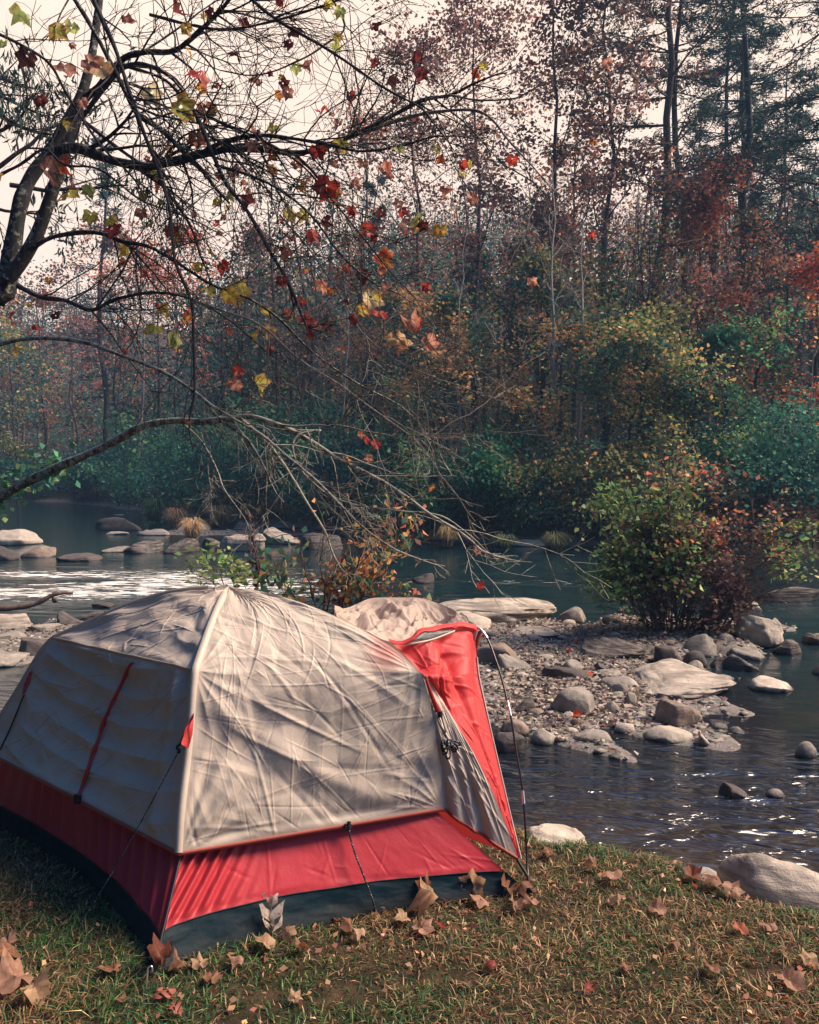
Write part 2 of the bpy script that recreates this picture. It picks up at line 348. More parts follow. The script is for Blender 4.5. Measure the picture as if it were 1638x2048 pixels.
def rock(x0, x1, y0, y1, tone, style, label, zb=-0.64, dep=0.8, rot=0.0, tilt=0.0, seed=None, sub=4, name='river_rock', group='rocks in the river'):
    seed = seed if seed is not None else int(x0 * 7 + y0 * 13) % 9973
    rng = np.random.default_rng(seed); pm = (x0 + x1) / 2
    pf = Pz(pm, y1, zb + 0.02); pb = Pz(pm, y0, zb + 0.02)
    zt_ = float(H(pf[0:1], pf[1:2])[0]); 
    if name != 'bank_rock' and zt_ > zb: zb = zt_ - .015; pf = Pz(pm, y1, zb + 0.02); pb = Pz(pm, y0, zb + 0.02)
    wd = abs(x1 - x0) / FPX * pf[1]; full = pb[1] - pf[1]
    dp = min(max(dep, 1.0 if style == 'slab' and dep == 0.8 else dep) * wd, (0.88 if style == 'slab' else 0.72) * full); dp = max(dp, 0.12 * wd, 0.06)
    top = Pd(pm, y0, pf[1] + (0.9 if style == 'slab' else 0.6) * dp)[2]; hh = max(0.03, top - zb)
    V, F = ICO[sub]; V = V.copy()
    e = {'round': 0.95, 'boxy': 0.55, 'slab': 0.6, 'wedge': 0.8}[style]
    V = np.sign(V) * np.abs(V) ** e
    V /= np.abs(V).max(0)
    ncut = {'round': 7, 'boxy': 9, 'slab': 10, 'wedge': 12}[style]
    for k in range(ncut):
        n = nrm(rng.normal(size=3) * np.array([1, 1, 0.9])); dd = rng.uniform(0.62, 0.86) if style != 'round' else rng.uniform(0.76, 0.92)
        s = V @ n - dd; V = V - np.outer(np.clip(s, 0, None) * rng.uniform(0.75, 0.97), n)
    sd_ = rng.uniform(0, 50, 3)
    V = V * (1 + (0.13 if style != 'round' else 0.06) * fbm(V * 1.7 + sd_, 3)[:, None])
    r1 = 1 - np.abs(fbm(V * 2.1 + sd_ + 9, 3)) * 2
    V = V + V * (0.045 * r1)[:, None] * (1 if style != 'round' else 0.4)
    if style in ('slab', 'wedge'):   # bedding steps
        zz = V[:, 2] + 0.35 * V[:, 0] * (1 if tilt >= 0 else -1) + 0.12 * fbm(V * 1.3 + sd_, 2)
        q_ = zz * 3.5; st = (np.floor(q_) + smooth((q_ - np.floor(q_) - 0.5) * 4 + 0.5)) / 3.5
        V[:, :2] *= (1 + 0.35 * (zz - st))[:, None]; V[:, 2] += 0.5 * (st - zz)
    if style == 'wedge': V[:, 2] *= (0.62 + 0.38 * V[:, 0] * (-1 if rng.random() < .5 else 1))
    V += 0.010 * fbm(V * 9 + sd_, 3)[:, None]
    V /= np.abs(V).max(0)
    S = np.array([wd / 2, dp / 2, hh])
    V = V * S; V[:, 2] = np.where(V[:, 2] < 0, V[:, 2] * 0.5, V[:, 2])
    V[:, 2] += tilt * V[:, 0]
    c_, s_ = cos(rot), sin(rot); V[:, :2] = V[:, :2] @ np.array([[c_, s_], [-s_, c_]])
    base = np.array([pf[0] * (1 + 0.5 * dp / pf[1]), pf[1] + dp / 2, zb])
    o = link(name, mesh(name, V, F, RK[tone], smooth_=True)); o.location = base
    return tag(o, label, 'rock', group)

R_ = [
 (832, 1128, 1181, 1246, 'slab', 'slab', 'long pale layered rock ledge reaching into the water behind the tent', dict(dep=.75, sub=5)),
 (850, 1010, 1214, 1262, 'pale', 'slab', 'broad pale ledge directly behind the red end of the tent'),
 (1005, 1125, 1250, 1272, 'slab', 'slab', 'low pale layered stone below the long ledge'),
 (1115, 1177, 1212, 1247, 'grey', 'round', 'small domed grey rock standing in calm water beyond the leaf litter'),
 (1203, 1246, 1230, 1247, 'dark', 'slab', 'small dark flat stone just left of the island bush'),
 (935, 1053, 1282, 1332, 'brown', 'boxy', 'long brown boulder behind the curved tent pole', dict(tilt=.12)),
 (983, 1063, 1302, 1340, 'grey', 'wedge', 'dark grey humped rock touching the long brown boulder'),
 (1137, 1312, 1276, 1320, 'dslab', 'wedge', 'long jagged slab with a dark undercut edge in front of the bush', dict(sub=5)),
 (1305, 1350, 1290, 1326, 'dark', 'boxy', 'blocky dark rock at the right end of the jagged slab'),
 (1080, 1182, 1326, 1358, 'dark', 'slab', 'flat dark stone with a thin pointed left end amid the leaf litter', dict(dep=.5)),
 (1122, 1166, 1318, 1342, 'grey', 'round', 'rounded grey stone poking up behind the flat dark stone'),
 (1180, 1228, 1322, 1342, 'dark', 'wedge', 'small dark stone above the flat olive stones'),
 (1184, 1246, 1336, 1356, 'grey', 'slab', 'small flat olive stone left of the great flat slab'),
 (1194, 1278, 1350, 1378, 'grey', 'round', 'long rounded grey stone at the left tip of the great flat slab'),
 (1218, 1262, 1364, 1388, 'grey', 'round', 'squat stone just under the long rounded grey stone'),
 (1240, 1472, 1312, 1402, 'slab', 'slab', 'great flat pale slab, the largest rock in the shallows', dict(sub=5, dep=1.9, rot=-0.12)),
 (1418, 1472, 1345, 1368, 'grey', 'slab', 'small flat stone behind the right end of the great slab'),
 (1489, 1590, 1344, 1390, 'pale', 'slab', 'pale ragged rock standing alone in dark water at right'),
 (1098, 1197, 1372, 1430, 'grey', 'round', 'big domed boulder in the middle of the leaf litter', dict(sub=5)),
 (1020, 1073, 1394, 1425, 'dark', 'wedge', 'dark pointed rock between the tent pole and the domed boulder'),
 (1207, 1240, 1402, 1426, 'grey', 'round', 'fist-sized rounded stone right of the domed boulder'),
 (1250, 1277, 1380, 1408, 'grey', 'boxy', 'small upright stone at the lower left of the great slab'),
 (1300, 1407, 1396, 1456, 'brown', 'boxy', 'square brown boulder with rounded corners', dict(sub=5)),
 (1281, 1390, 1449, 1492, 'pale', 'round', 'pale oval boulder just below the square brown one', dict(sub=5)),
 (1391, 1420, 1467, 1490, 'pale', 'wedge', 'tiny pointed pale stone right of the pale oval boulder'),
 (1403, 1456, 1411, 1427, 'grey', 'slab', 'barely emerging flat stone right of the square boulder'),
 (1403, 1468, 1432, 1454, 'dark', 'slab', 'wet black flat rock touching the square brown boulder'),
 (1146, 1230, 1459, 1484, 'grey', 'round', 'low oval stone at the near edge of the leaf litter'),
 (1060, 1117, 1454, 1493, 'grey', 'round', 'rounded grey stone right of the pole at the near water edge'),
 (998, 1060, 1437, 1474, 'brown', 'round', 'brown rock seen through behind the curved pole'),
 (985, 1060, 1464, 1508, 'dark', 'boxy', 'dark wet rock against the red tent edge'),
 (1228, 1274, 1444, 1464, 'pale', 'round', 'small pale stone left above the pale oval boulder'),
 (1272, 1306, 1416, 1430, 'pale', 'slab', 'thin pale stone left of the square brown boulder'),
 (1195, 1240, 1424, 1440, 'brown', 'slab', 'thin brown stone in front of the fist-sized rounded stone'),
 (1590, 1634, 1482, 1518, 'grey', 'round', 'lone round rock in dark water near the right edge'),
 (1434, 1500, 1563, 1600, 'dark', 'wedge', 'black teardrop-shaped rock in the ripples at right'),
 (1530, 1570, 1577, 1598, 'grey', 'round', 'small grey stone just right of the black teardrop-shaped rock'),
 (1584, 1612, 1565, 1576, 'pale', 'slab', 'tiny pale stone barely above the ripples at right'),
 (1625, 1665, 1328, 1352, 'dark', 'round', 'dark rock cut by the right edge of the view'),
 (1462, 1570, 1214, 1288, 'pale', 'slab', 'bright pale outcrop to the right behind the bush', dict(sub=5)),
 (1440, 1530, 1196, 1222, 'slab', 'slab', 'pale stone wedged under the right side of the bush'),
 (1490, 1650, 1170, 1206, 'dslab', 'slab', 'long dark ledge in the water right of the bush', dict(dep=.35)),
 (1545, 1612, 1270, 1312, 'dslab', 'wedge', 'striped tilted slab in the water right of the pale outcrop', dict(tilt=-.3)),
 (1608, 1660, 1262, 1292, 'dslab', 'slab', 'streaked low ledge at the right edge beyond the striped slab'),
 (1455, 1532, 1288, 1324, 'grey', 'slab', 'flat grey slab partly under leaves below the pale outcrop'),
 (1448, 1524, 1308, 1345, 'dslab', 'wedge', 'dark fractured slab above the small flat stone'),
 (1364, 1438, 1268, 1308, 'grey', 'boxy', 'tilted oblong stone leaning at the foot of the bush', dict(tilt=.35)),
 (1364, 1414, 1300, 1332, 'dark', 'round', 'round dark stone below the leaning oblong one'),
 (1413, 1458, 1304, 1338, 'dark', 'wedge', 'dark angular stone right of the round dark one'),
 (1374, 1408, 1320, 1338, 'grey', 'round', 'small grey stone tucked under the round dark one'),
 (1344, 1368, 1308, 1328, 'brown', 'round', 'little brown stone left of the round dark one'),
 (-30, 82, 1056, 1092, 'pale', 'slab', 'large pale rounded rock at the left edge across the pool', dict(dep=.7)),
 (-20, 36, 1092, 1122, 'dark', 'boxy', 'dark rock under the large pale one at the left edge'),
 (44, 112, 1088, 1116, 'brown', 'boxy', 'brown and black lumpy rock right of the large pale one'),
 (114, 212, 1103, 1124, 'dark', 'slab', 'low dark log-shaped rock in midstream'),
 (186, 288, 1034, 1062, 'dark', 'boxy', 'dark boat-shaped slab near the far bushes', dict(dep=.4)),
 (205, 264, 1088, 1106, 'grey', 'slab', 'small grey rock left of the twin ledges'),
 (246, 326, 1073, 1108, 'dslab', 'slab', 'left one of the twin rounded ledges in midstream'),
 (322, 400, 1073, 1108, 'dslab', 'slab', 'right one of the twin rounded ledges in midstream'),
 (396, 450, 1072, 1098, 'dslab', 'wedge', 'broken ledge right beside the twin ledges'),
 (436, 540, 1062, 1104, 'slab', 'slab', 'wide pale ledge of layered stone in midstream', dict(dep=.5)),
 (520, 610, 1054, 1090, 'slab', 'wedge', 'pale broken ledge at the right of the wide one'),
 (600, 700, 1060, 1100, 'dslab', 'slab', 'grey ledge half hidden by the brown shrub'),
 (350, 420, 1044, 1062, 'slab', 'slab', 'flat shelf in front of the straw tuft'),
 (460, 520, 1040, 1062, 'dslab', 'slab', 'fractured shelf behind the wide pale ledge'),
 (540, 600, 1038, 1058, 'slab', 'slab', 'farthest pale shelf below the green bushes'),
 (270, 350, 1056, 1070, 'pale', 'slab', 'thin pale shelf awash behind the twin ledges', dict(dep=.4)),
 (200, 262, 1062, 1070, 'pale', 'slab', 'thin pale sheet of rock awash in the far pool', dict(dep=.4)),
 (820, 872, 1142, 1168, 'dark', 'wedge', 'lone black rock in the stream right of the brown shrub'),
 (-40, 78, 1222, 1262, 'slab', 'slab', 'flat pale slab at the left edge below the driftwood', dict(dep=.7)),
 (-30, 60, 1256, 1284, 'grey', 'slab', 'rounded grey slab under the flat pale slab at the left edge'),
 (22, 120, 1268, 1312, 'dark', 'boxy', 'dark block beside the left shoulder of the tent', dict(dep=.5)),
 (60, 128, 1240, 1262, 'grey', 'slab', 'flat grey stone left of the angular dark rocks'),
 (108, 168, 1222, 1248, 'dark', 'wedge', 'angular dark rock just off the left slope of the tent'),
 (150, 212, 1216, 1242, 'dark', 'wedge', 'second angular dark rock, the one touching the tent outline'),
 (178, 232, 1202, 1218, 'dark', 'slab', 'low dark stone behind the angular dark rocks'),
 (52, 100, 1190, 1202, 'dark', 'slab', 'small dark stone behind the driftwood branch'),
 (-30, 50, 1296, 1330, 'grey', 'slab', 'grey slab at the left edge in the near shallows'),
 (1025, 1105, 1078, 1094, 'pale', 'slab', 'small pale stone on the far shore under the bushes', dict(dep=.4)),
]
for r in R_:
    rock(*r[:7], **(r[7] if len(r) > 7 else {}))
rock(1052, 1190, 1640, 1716, 'pale', 'slab', 'pale flat rock at the tip of the grass beside the tent pole', zb=-0.37, dep=.7, sub=5, name='bank_rock', group='rocks on the bank')
rock(1345, 1455, 1733, 1790, 'grey', 'round', 'rounded grey rock half buried at the grass edge', zb=-0.38, dep=.9, sub=5, name='bank_rock', group='rocks on the bank')
rock(1438, 1530, 1702, 1765, 'pale', 'wedge', 'short pale rock behind the long slab at lower right', zb=-0.42, dep=.7, sub=5, name='bank_rock', group='rocks on the bank')
rock(1430, 1730, 1716, 1846, 'slab', 'boxy', 'long grey slab lying along the grass edge at right', zb=-0.36, dep=.45, rot=-0.35, sub=5, name='bank_rock', group='rocks on the bank')

# ------------------------------------------------------------------ tent
N0 = Pz(303, 1958, 0.0); R0 = Pz(1040, 1787, 0.0); dNL = nrm(Pz(0, 1692, 0.0) - N0); L0 = N0 + 1.95 * dNL
APEX = Pplane(458, 1175, R0, (N0 + 0.5 * (L0 + R0 - 2 * N0)) )
ctr = 0.5 * (L0 + R0) + 0.02; APEX = Pd(458, 1175, ctr[1]); A0 = np.array([APEX[0], APEX[1], 0])
B0 = 2 * A0 - N0; B0[2] = 0
def pole_from(base, pix): return np.array([Pplane(a, b, base, A0) for a, b in pix])
PN = pole_from(N0, [(357, 1706), (361, 1640), (368, 1575), (374, 1525), (381, 1450), (386, 1385), (391, 1340), (406, 1295), (424, 1245), (442, 1203)] ); PN = np.vstack([PN, APEX])
PR = pole_from(R0, [(885, 1617), (880, 1560), (873, 1500), (863, 1430), (854, 1382), (843, 1347), (802, 1307), (760, 1279), (700, 1247), (640, 1219), (580, 1198), (520, 1182)]); PR = np.vstack([PR, APEX])
PL = pole_from(L0, [(-30, 1500), (0, 1436), (30, 1388), (60, 1338), (84, 1300), (106, 1276), (180, 1243), (250, 1212), (330, 1187), (400, 1177)]); PL = np.vstack([PL, APEX])
PL[0][2] = min(PL[0][2], 0.36)
def bp(s, z): p = B0 * (1 - s) + A0 * s; return np.array([p[0], p[1], z])
PB = np.array([bp(.06, .32), bp(.13, .6), bp(.28, .9), bp(.42, 1.02), bp(.7, 1.16), APEX])
NK = 190; NU = 400
def knee(P, k, n=NK):        # resample so that the first half runs up to the knee point k
    a = resample(catmull(P[:k + 1], 6), n + 1)[:-1]; b = resample(catmull(P[k:], 6), n + 1); return np.vstack([a, b])
KN = knee(PN, 6); KR = knee(PR, 5); KL = knee(PL, 5); KB = knee(PB, 3)
def smooth_v(P, it):
    Q = P.copy()
    for _ in range(it): Q[1:-1] = 0.5 * Q[1:-1] + 0.25 * (Q[:-2] + Q[2:])
    return Q
def patch(A, B, n=200, soft=0, sag=0.0):
    u = np.linspace(0, 1, n)[None, :, None]; S = A[:, None, :] * (1 - u) + B[:, None, :] * u
    if soft:
        Q = smooth_v(S, soft); wgt = np.sin(np.linspace(0, pi, n))[None, :, None] ** 0.5; S = S * (1 - wgt) + Q * wgt
    return S
def normals(S):
    du = np.gradient(S, axis=1); dv = np.gradient(S, axis=0); n = np.cross(du, dv); return nrm(n)
def creases(U, V, rng, n, amp=(0.002, 0.006), ln=(0.05, 0.25), wd=(0.006, 0.02), ang=None):
    h = np.zeros_like(U)
    for _ in range(n):
        cx, cy = rng.uniform(U.min(), U.max()), rng.uniform(V.min(), V.max()); th = rng.uniform(0, pi) if ang is None else rng.normal(ang[0], ang[1])
        a = (U - cx) * cos(th) + (V - cy) * sin(th); b = -(U - cx) * sin(th) + (V - cy) * cos(th) + rng.uniform(-.2, .2) * a * a
        w_ = rng.uniform(*wd); l = rng.uniform(*ln); A = rng.uniform(*amp) * rng.choice([-1, 1, 1])
        h += A * np.clip(1 - np.abs(b) / w_, 0, 1) * np.exp(-(a / l) ** 4) 
    return h
def noise2(U, V, s, seed=0, o=4):
    P = np.stack([U * s, V * s, 0 * U + seed * 3.7], -1).reshape(-1, 3); return fbm(P, o).reshape(U.shape)
def facets(U, V, s, seed, rng):   # crumpled cloth: piecewise flat facets
    rr = np.random.default_rng(seed); h = np.zeros_like(U)
    wx_ = U + 0.06 * noise2(U, V, 4, seed); wy_ = V + 0.06 * noise2(U, V, 4, seed + 3)
    for k in range(7):
        th = rr.uniform(0, pi); f = s * rr.uniform(0.6, 1.6); ph = rr.uniform(0, 1)
        tri = np.abs(((wx_ * cos(th) + wy_ * sin(th)) * f + ph) % 1 - 0.5) * 2
        mask = smooth(0.5 + 1.6 * noise2(U, V, 2.3, seed + k * 5, 2))
        h += (tri - 0.5) * mask / f
    return h / 7

def fabric(name, c, trans=0.2, rough=0.55, weave=900, bstr=0.25, var=0.12, spots=None, spec=0.35, mud=0.0):
    m, t = M(name); P = nd(t, 'ShaderNodeNewGeometry').outputs['Position']
    n = noise(t, 4.0, 5, 0.6, P); nf = noise(t, 160, 3, 0.6, P); nm = noise(t, 22, 6, 0.75, P, 1.2)
    cc = ramp(t, n, [(0.25, tuple(x * (1 - var) for x in c)), (0.75, tuple(min(1, x * (1 + var)) for x in c))])
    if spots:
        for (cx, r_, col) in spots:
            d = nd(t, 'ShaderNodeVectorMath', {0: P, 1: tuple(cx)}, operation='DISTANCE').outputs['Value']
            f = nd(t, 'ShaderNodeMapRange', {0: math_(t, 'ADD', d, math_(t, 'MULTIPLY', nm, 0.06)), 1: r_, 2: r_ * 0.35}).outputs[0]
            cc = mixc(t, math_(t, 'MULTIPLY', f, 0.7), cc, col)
    if mud:
        zz = nd(t, 'ShaderNodeSeparateXYZ', {0: P}).outputs[2]
        f = nd(t, 'ShaderNodeMapRange', {0: math_(t, 'SUBTRACT', nm, math_(t, 'MULTIPLY', zz, 4.5)), 1: 0.22, 2: 0.45}).outputs[0]
        cc = mixc(t, math_(t, 'MULTIPLY', f, mud), cc, (0.022, 0.018, 0.014))
    h = math_(t, 'ADD', math_(t, 'MULTIPLY', nm, 1.0), math_(t, 'MULTIPLY', nf, 0.08))
    princ(t, cc, rough, h, bstr, 0.006, spec, trans=trans); return m
FLY = fabric('beige fly cloth', (0.50, 0.425, 0.35), 0.05, 0.5, spots=[(Pplane(775, 1305, R0, A0), 0.16, (0.55, 0.16, 0.12)), (Pplane(840, 1370, R0, A0), 0.13, (0.20, 0.22, 0.22))])  # red flap shining through the cloth is painted into the fly colour
FLYI = fabric('crumpled beige cloth', (0.54, 0.43, 0.36), 0.3, 0.55, bstr=0.5)
REDF = fabric('red nylon', (0.50, 0.042, 0.055), 0.22, 0.45, var=0.08)
REDV = fabric('red vestibule nylon', (0.64, 0.060, 0.062), 0.25, 0.5, var=0.1, bstr=0.5)
NAVY = fabric('dark teal groundsheet', (0.0018, 0.013, 0.020), 0.0, 0.55, var=0.25, spec=0.12, mud=0.5)
TRIM = fabric('rust trim tape', (0.36, 0.085, 0.06), 0.0, 0.6)
m, t = M('black webbing'); princ(t, (0.012, 0.012, 0.016), 0.6); BLACK = m
m, t = M('carbon pole'); princ(t, (0.015, 0.015, 0.02), 0.3, spec=0.5); POLE = m
m, t = M('silver ferrule'); princ(t, (0.75, 0.74, 0.72), 0.28, metal=0.9); SILV = m
m, t = M('flecked cord'); P_ = pos(t); v_ = nd(t, 'ShaderNodeTexVoronoi', {'Vector': P_, 'Scale': 160.0}).outputs['Distance']
princ(t, ramp(t, v_, [(0.22, (0.45, 0.43, 0.40)), (0.34, (0.012, 0.012, 0.018))]), 0.8); CORD = m

tent = empty('dome_tent', (A0[0], A0[1], 0), 'beige and red dome tent pitched on the grass beside the river', 'tent')
rng = np.random.default_rng(11)
def cloth(name, S, mat, parent=tent, thick=0.0):
    o = ob(name, S.reshape(-1, 3), gridF(S.shape[0], S.shape[1]), mat, parent, smooth_=True)
    return o
# fly, right-hand face (towards the camera)
S1 = patch(KN, KR, NU, soft=850); n1 = normals(S1)
u = np.linspace(0, 1, NU)[None, :] * np.ones((S1.shape[0], 1)); v = np.linspace(0, 1, S1.shape[0])[:, None] * np.ones((1, NU))
U = u * 1.45 * (1 - 0.6 * v); V = v * 1.35
edge = smooth(u / 0.06) * smooth((1 - u) / 0.06) * smooth(v / 0.03)
h = creases(U, V, rng, 330, (0.0018, 0.0050), (.03, .2), (.003, .009)) + creases(U, V, rng, 60, (0.004, 0.009), (0.1, 0.4), (0.01, 0.03), (-0.55, 0.5)) + 0.40 * facets(U, V, 5, 3, rng) + 0.008 * noise2(U, V, 5, 2)
# the long diagonal tension ridge from the pole hub to the lower right corner
dline = (v - (0.40 - 0.36 * smooth(u / 0.95) ** 0.8)); h += 0.020 * np.exp(-(dline / 0.035) ** 2) * smooth(u / 0.1) - 0.022 * np.exp(-((dline + 0.09) / 0.055) ** 2) * smooth(u / 0.15) * smooth((1 - u) / .3)
for (fx, fy, fq, ra, am, sd_) in ((1.0, 0.0, 23, .30, .008, 1), (0.0, .5, 17, .28, .008, 2), (1.0, .5, 19, .25, .006, 3), (.5, 1.0, 26, .32, .006, 4)):
    r_ = np.sqrt(((u - fx) * 1.3) ** 2 + ((v - fy) * 1.35) ** 2) + 1e-3; a_ = np.arctan2((v - fy) * 1.35, (u - fx) * 1.3)
    h += .55 * am * (1 - 2 * np.abs(np.sin(a_ * fq / 2 + 1.5 * noise2(U, V, 2.5, 40 + sd_)))) * np.exp(-((r_ - ra * .6) / (ra * .55)) ** 2)
# folds running up from the near bottom corner
rad = np.sqrt(U ** 2 + (V + .02) ** 2) + 1e-3; ang = np.arctan2(V + .02, U); h += 0.010 * np.sin(ang * 19 + 2 * noise2(U, V, 3, 6)) * np.exp(-((rad - .28) / .22) ** 2)
h -= 0.010 * np.exp(-((v - 0.03) / 0.02) ** 2)
S1 = S1 + n1 * (0.45 * h * edge)[..., None]
# fly, left-hand face
S2 = patch(KL, KN, NU, soft=14); n2 = normals(S2)
U2 = u * 1.75 * (1 - 0.55 * v); V2 = v * 1.35
edge2 = smooth(u / 0.05) * smooth((1 - u) / 0.05) * smooth(v / 0.03)
low = smooth((0.52 - v) / 0.06); cat = (u - 0.5) ** 2 * 0.30
ph = (v - cat) * 2 * pi * 11 + 2.6 * noise2(U2, V2, 2.0, 4, 3)
env = (0.35 + 0.65 * smooth(0.5 + noise2(U2, V2, 3.1, 9, 2) * 1.6)) * np.sin(pi * np.clip(u, 0, 1)) ** 0.6
h2 = 0.0150 * (1 - np.abs(np.sin(ph / 2)) * 1.6) * low * env - 0.045 * low * np.sin(pi * u) * np.sin(pi * np.clip(v / 0.5, 0, 1)) ** 0.7
h2 += 0.012 * np.sin((u - .97) * 60 + noise2(U2, V2, 3, 8)) * smooth((u - 0.78) / .12) * low * smooth(v / 0.05)   # vertical pleats by the near pole
up = 1 - low
h2 += up * (0.014 * np.sin((U2 * .5 + V2 * 2.2) * 13 + 2.5 * noise2(U2, V2, 2.2, 12, 3)) * smooth(0.4 + noise2(U2, V2, 2.0, 14, 2)))
h2 -= 0.006 * np.exp(-((v - 0.492) / 0.006) ** 2)
h2 += creases(U2, V2, rng, 180, (0.0018, 0.006), (.03, .2), (.003, .010)) + 0.30 * facets(U2, V2, 5, 8, rng)
S2 = S2 + n2 * (h2 * edge2)[..., None]
# back faces
S3 = patch(KR, KB, 90, soft=40); S4 = patch(KB, KL, 90, soft=40)
for S, sd2 in ((S3, 5), (S4, 6)):
    uu = np.linspace(0, 1, 90)[None, :] * np.ones((S.shape[0], 1)); vv = np.linspace(0, 1, S.shape[0])[:, None] * np.ones((1, 90))
    S += normals(S) * ((0.012 * noise2(uu * 1.4, vv * 1.3, 4, sd2)) * smooth(uu / .06) * smooth((1 - uu) / .06))[..., None]
# beyond the apex the rows collapse on one point; that is fine for a fan of panels
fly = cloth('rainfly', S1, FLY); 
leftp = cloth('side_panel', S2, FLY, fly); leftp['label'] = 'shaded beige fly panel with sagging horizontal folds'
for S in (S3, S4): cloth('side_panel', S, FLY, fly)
SURF = [(S1, n1), (S2, n2)]
def on_surf(px, py, off=0.008, which=None):
    best = None
    for S, n in (SURF if which is None else [SURF[which]]):
        q = proj(S.reshape(-1, 3)); d = ((q - [px, py]) ** 2).sum(1); i = d.argmin()
        if best is None or d[i] < best[0]: best = (d[i], S.reshape(-1, 3)[i], n.reshape(-1, 3)[i])
    p = best[1]; return p + nrm(CAM - p) * off
def ribbon(P, wid, side, th=0.0015, sub=True):
    P = np.asarray(P); k = len(P); side = np.broadcast_to(side, P.shape); wid = np.broadcast_to(wid, (k,))[:, None]
    T = nrm(np.gradient(P, axis=0)); nn = nrm(np.cross(T, side)); a = P - side * wid / 2; b = P + side * wid / 2
    V = np.stack([a, b, b + nn * th, a + nn * th], 1).reshape(-1, 3); F = []
    for i in range(k - 1):
        for j in range(4): F.append([4 * i + j, 4 * i + (j + 1) % 4, 4 * i + 4 + (j + 1) % 4, 4 * i + 4 + j])
    return V, np.array(F)
# wing panel of the fly between the right pole and the red vestibule
eg = np.array([Pd(852, 1352, PR[5][1] + .00), Pd(874, 1385, 3.56), Pd(896, 1420, 3.54), Pd(922, 1463, 3.52), Pd(946, 1504, 3.51), Pd(970, 1550, 3.50), Pd(992, 1600, 3.49), Pd(1014, 1655, 3.48), Pd(1036, 1716, 3.47)])
eg = resample(catmull(eg, 5), NK + 1)
S5 = patch(KR[:NK + 1][::-1], eg, 110); n5 = normals(S5)
uu = np.linspace(0, 1, 110)[None, :] * np.ones((NK + 1, 1)); vv = np.linspace(0, 1, NK + 1)[:, None] * np.ones((1, 110))
h5 = creases(uu * .35, vv * .6, rng, 50, (.001, .004)) + 0.010 * np.sin(uu * 9 + 1.5 * noise2(uu, vv, 3, 3)) * np.sin(pi * uu) * vv - 0.018 * np.exp(-((uu - .07) / .05) ** 2) * vv + 0.010 * np.sin(uu * 24 + vv * 4) * np.exp(-((uu - .5) / .25) ** 2) * smooth((vv - .4) / .3)
S5 = S5 - n5 * (np.abs(1) * h5 * smooth(uu / .03) * smooth((1 - uu) / .04))[..., None] * np.sign(n5[60, 50, 1])
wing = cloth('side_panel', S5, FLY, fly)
SURF.append((S5, n5))
# red trim along the hems of the fly
def hem(P, w_=0.017): 
    P = P + np.array([0, 0, -0.004]) + nrm(CAM - P) * 0.002
    return ribbon(P, w_, np.array([0, 0, 1.0]), 0.003)
for nm_, P in (('hem', S1[0]), ('hem', S2[0]), ('hem', S5[-1])):
    V, F = hem(P); ob(nm_, V, F, TRIM, fly)
# seam tape over the near pole and the left pole
for K_, S, idx, w_ in ((KN, S1, 0, 0.030), (KL, S2, 0, 0.022)):
    P = S[::6, idx] if idx == 0 else S[::6, -1]
    P = P[:-3]; T = nrm(np.gradient(P, axis=0)); cdir = nrm(CAM - P); side = nrm(np.cross(T, cdir))
    V, F = ribbon(P + cdir * 0.003 + np.array([0, 0, .002]), w_, side, -0.003); ob('seam_tape', V, F, FLY, fly)
# horizontal seam on the left face
P = S2[NK, ::8] + n2[NK, ::8] * np.sign((n2[NK, NU // 2] @ nrm(CAM - S2[NK, NU // 2]))) * 0.003
V, F = ribbon(P, 0.010, np.array([0, 0, 1.0]), 0.002); ob('seam_tape', V, F, FLY, fly)
# red strap over the left face, twisted and slack
sp = [(263, 1326), (250, 1352), (238, 1380), (226, 1404), (213, 1432), (204, 1456), (196, 1482), (186, 1510), (176, 1540), (166, 1570), (158, 1592)]
P = catmull([on_surf(a, b, 0.014, 1) for a, b in sp], 6); P = smooth_v(P, 6)
k = len(P); a_ = np.linspace(0, 1, k); side = np.stack([np.cos(0.5 * np.sin(a_ * 19)), 0.5 * np.sin(a_ * 19), 0.25 * np.ones(k)], 1)
V, F = ribbon(P, 0.023 + 0.004 * np.sin(a_ * 31), nrm(side), 0.003); ob('fly_strap', V, F, REDV, tent)
ob('buckle', *(lambda p: ribbon(np.array([p + [0, 0, .02], p, p - [0, 0, .02]]), 0.03, np.array([1., 0, 0]), 0.012))(on_surf(156, 1598, 0.015, 1)), BLACK, tent)
# small red tie-out flap with black webbing at the ridge
fl = np.array([on_surf(388, 1424, .006), on_surf(371, 1456, .05), on_surf(358, 1487, .075), on_surf(377, 1497, .04), on_surf(384, 1468, .012)])
V = np.vstack([fl, fl + [0, .004, 0]]); F5 = [[0, 1, 2, 3, 4], [9, 8, 7, 6, 5]]; F4 = [[i, (i + 1) % 5, 5 + (i + 1) % 5, 5 + i] for i in range(5)]
ob('tie_flap', V, [np.array(F5), np.array(F4)], REDV, tent)
tb = Tubes(); kn = on_surf(358, 1490, .08); tb.add(catmull([kn + [0.012, 0, .008], kn, kn + [-.008, 0, -.012], kn + [.006, -.004, -.02], kn + [-.004, 0, -.03]], 4), 0.0055, 6); ob('webbing_loop', *tb.data(), BLACK, tent)
# small red tie at the far left pole
V, F = ribbon(np.array([on_surf(62, 1344, .01, 1), on_surf(54, 1368, .012, 1), on_surf(47, 1388, .01, 1)]), np.array([.012, .03, .012]), np.array([1., 0, .2]), .002); ob('tie_flap', V, F, REDV, tent)
tb = Tubes(); tb.add(catmull([on_surf(a, b, .012, 1) for a, b in ((48, 1390), (32, 1430), (16, 1466), (0, 1500))], 5), .004, 5); ob('guy_line', *tb.data(), BLACK, tent)
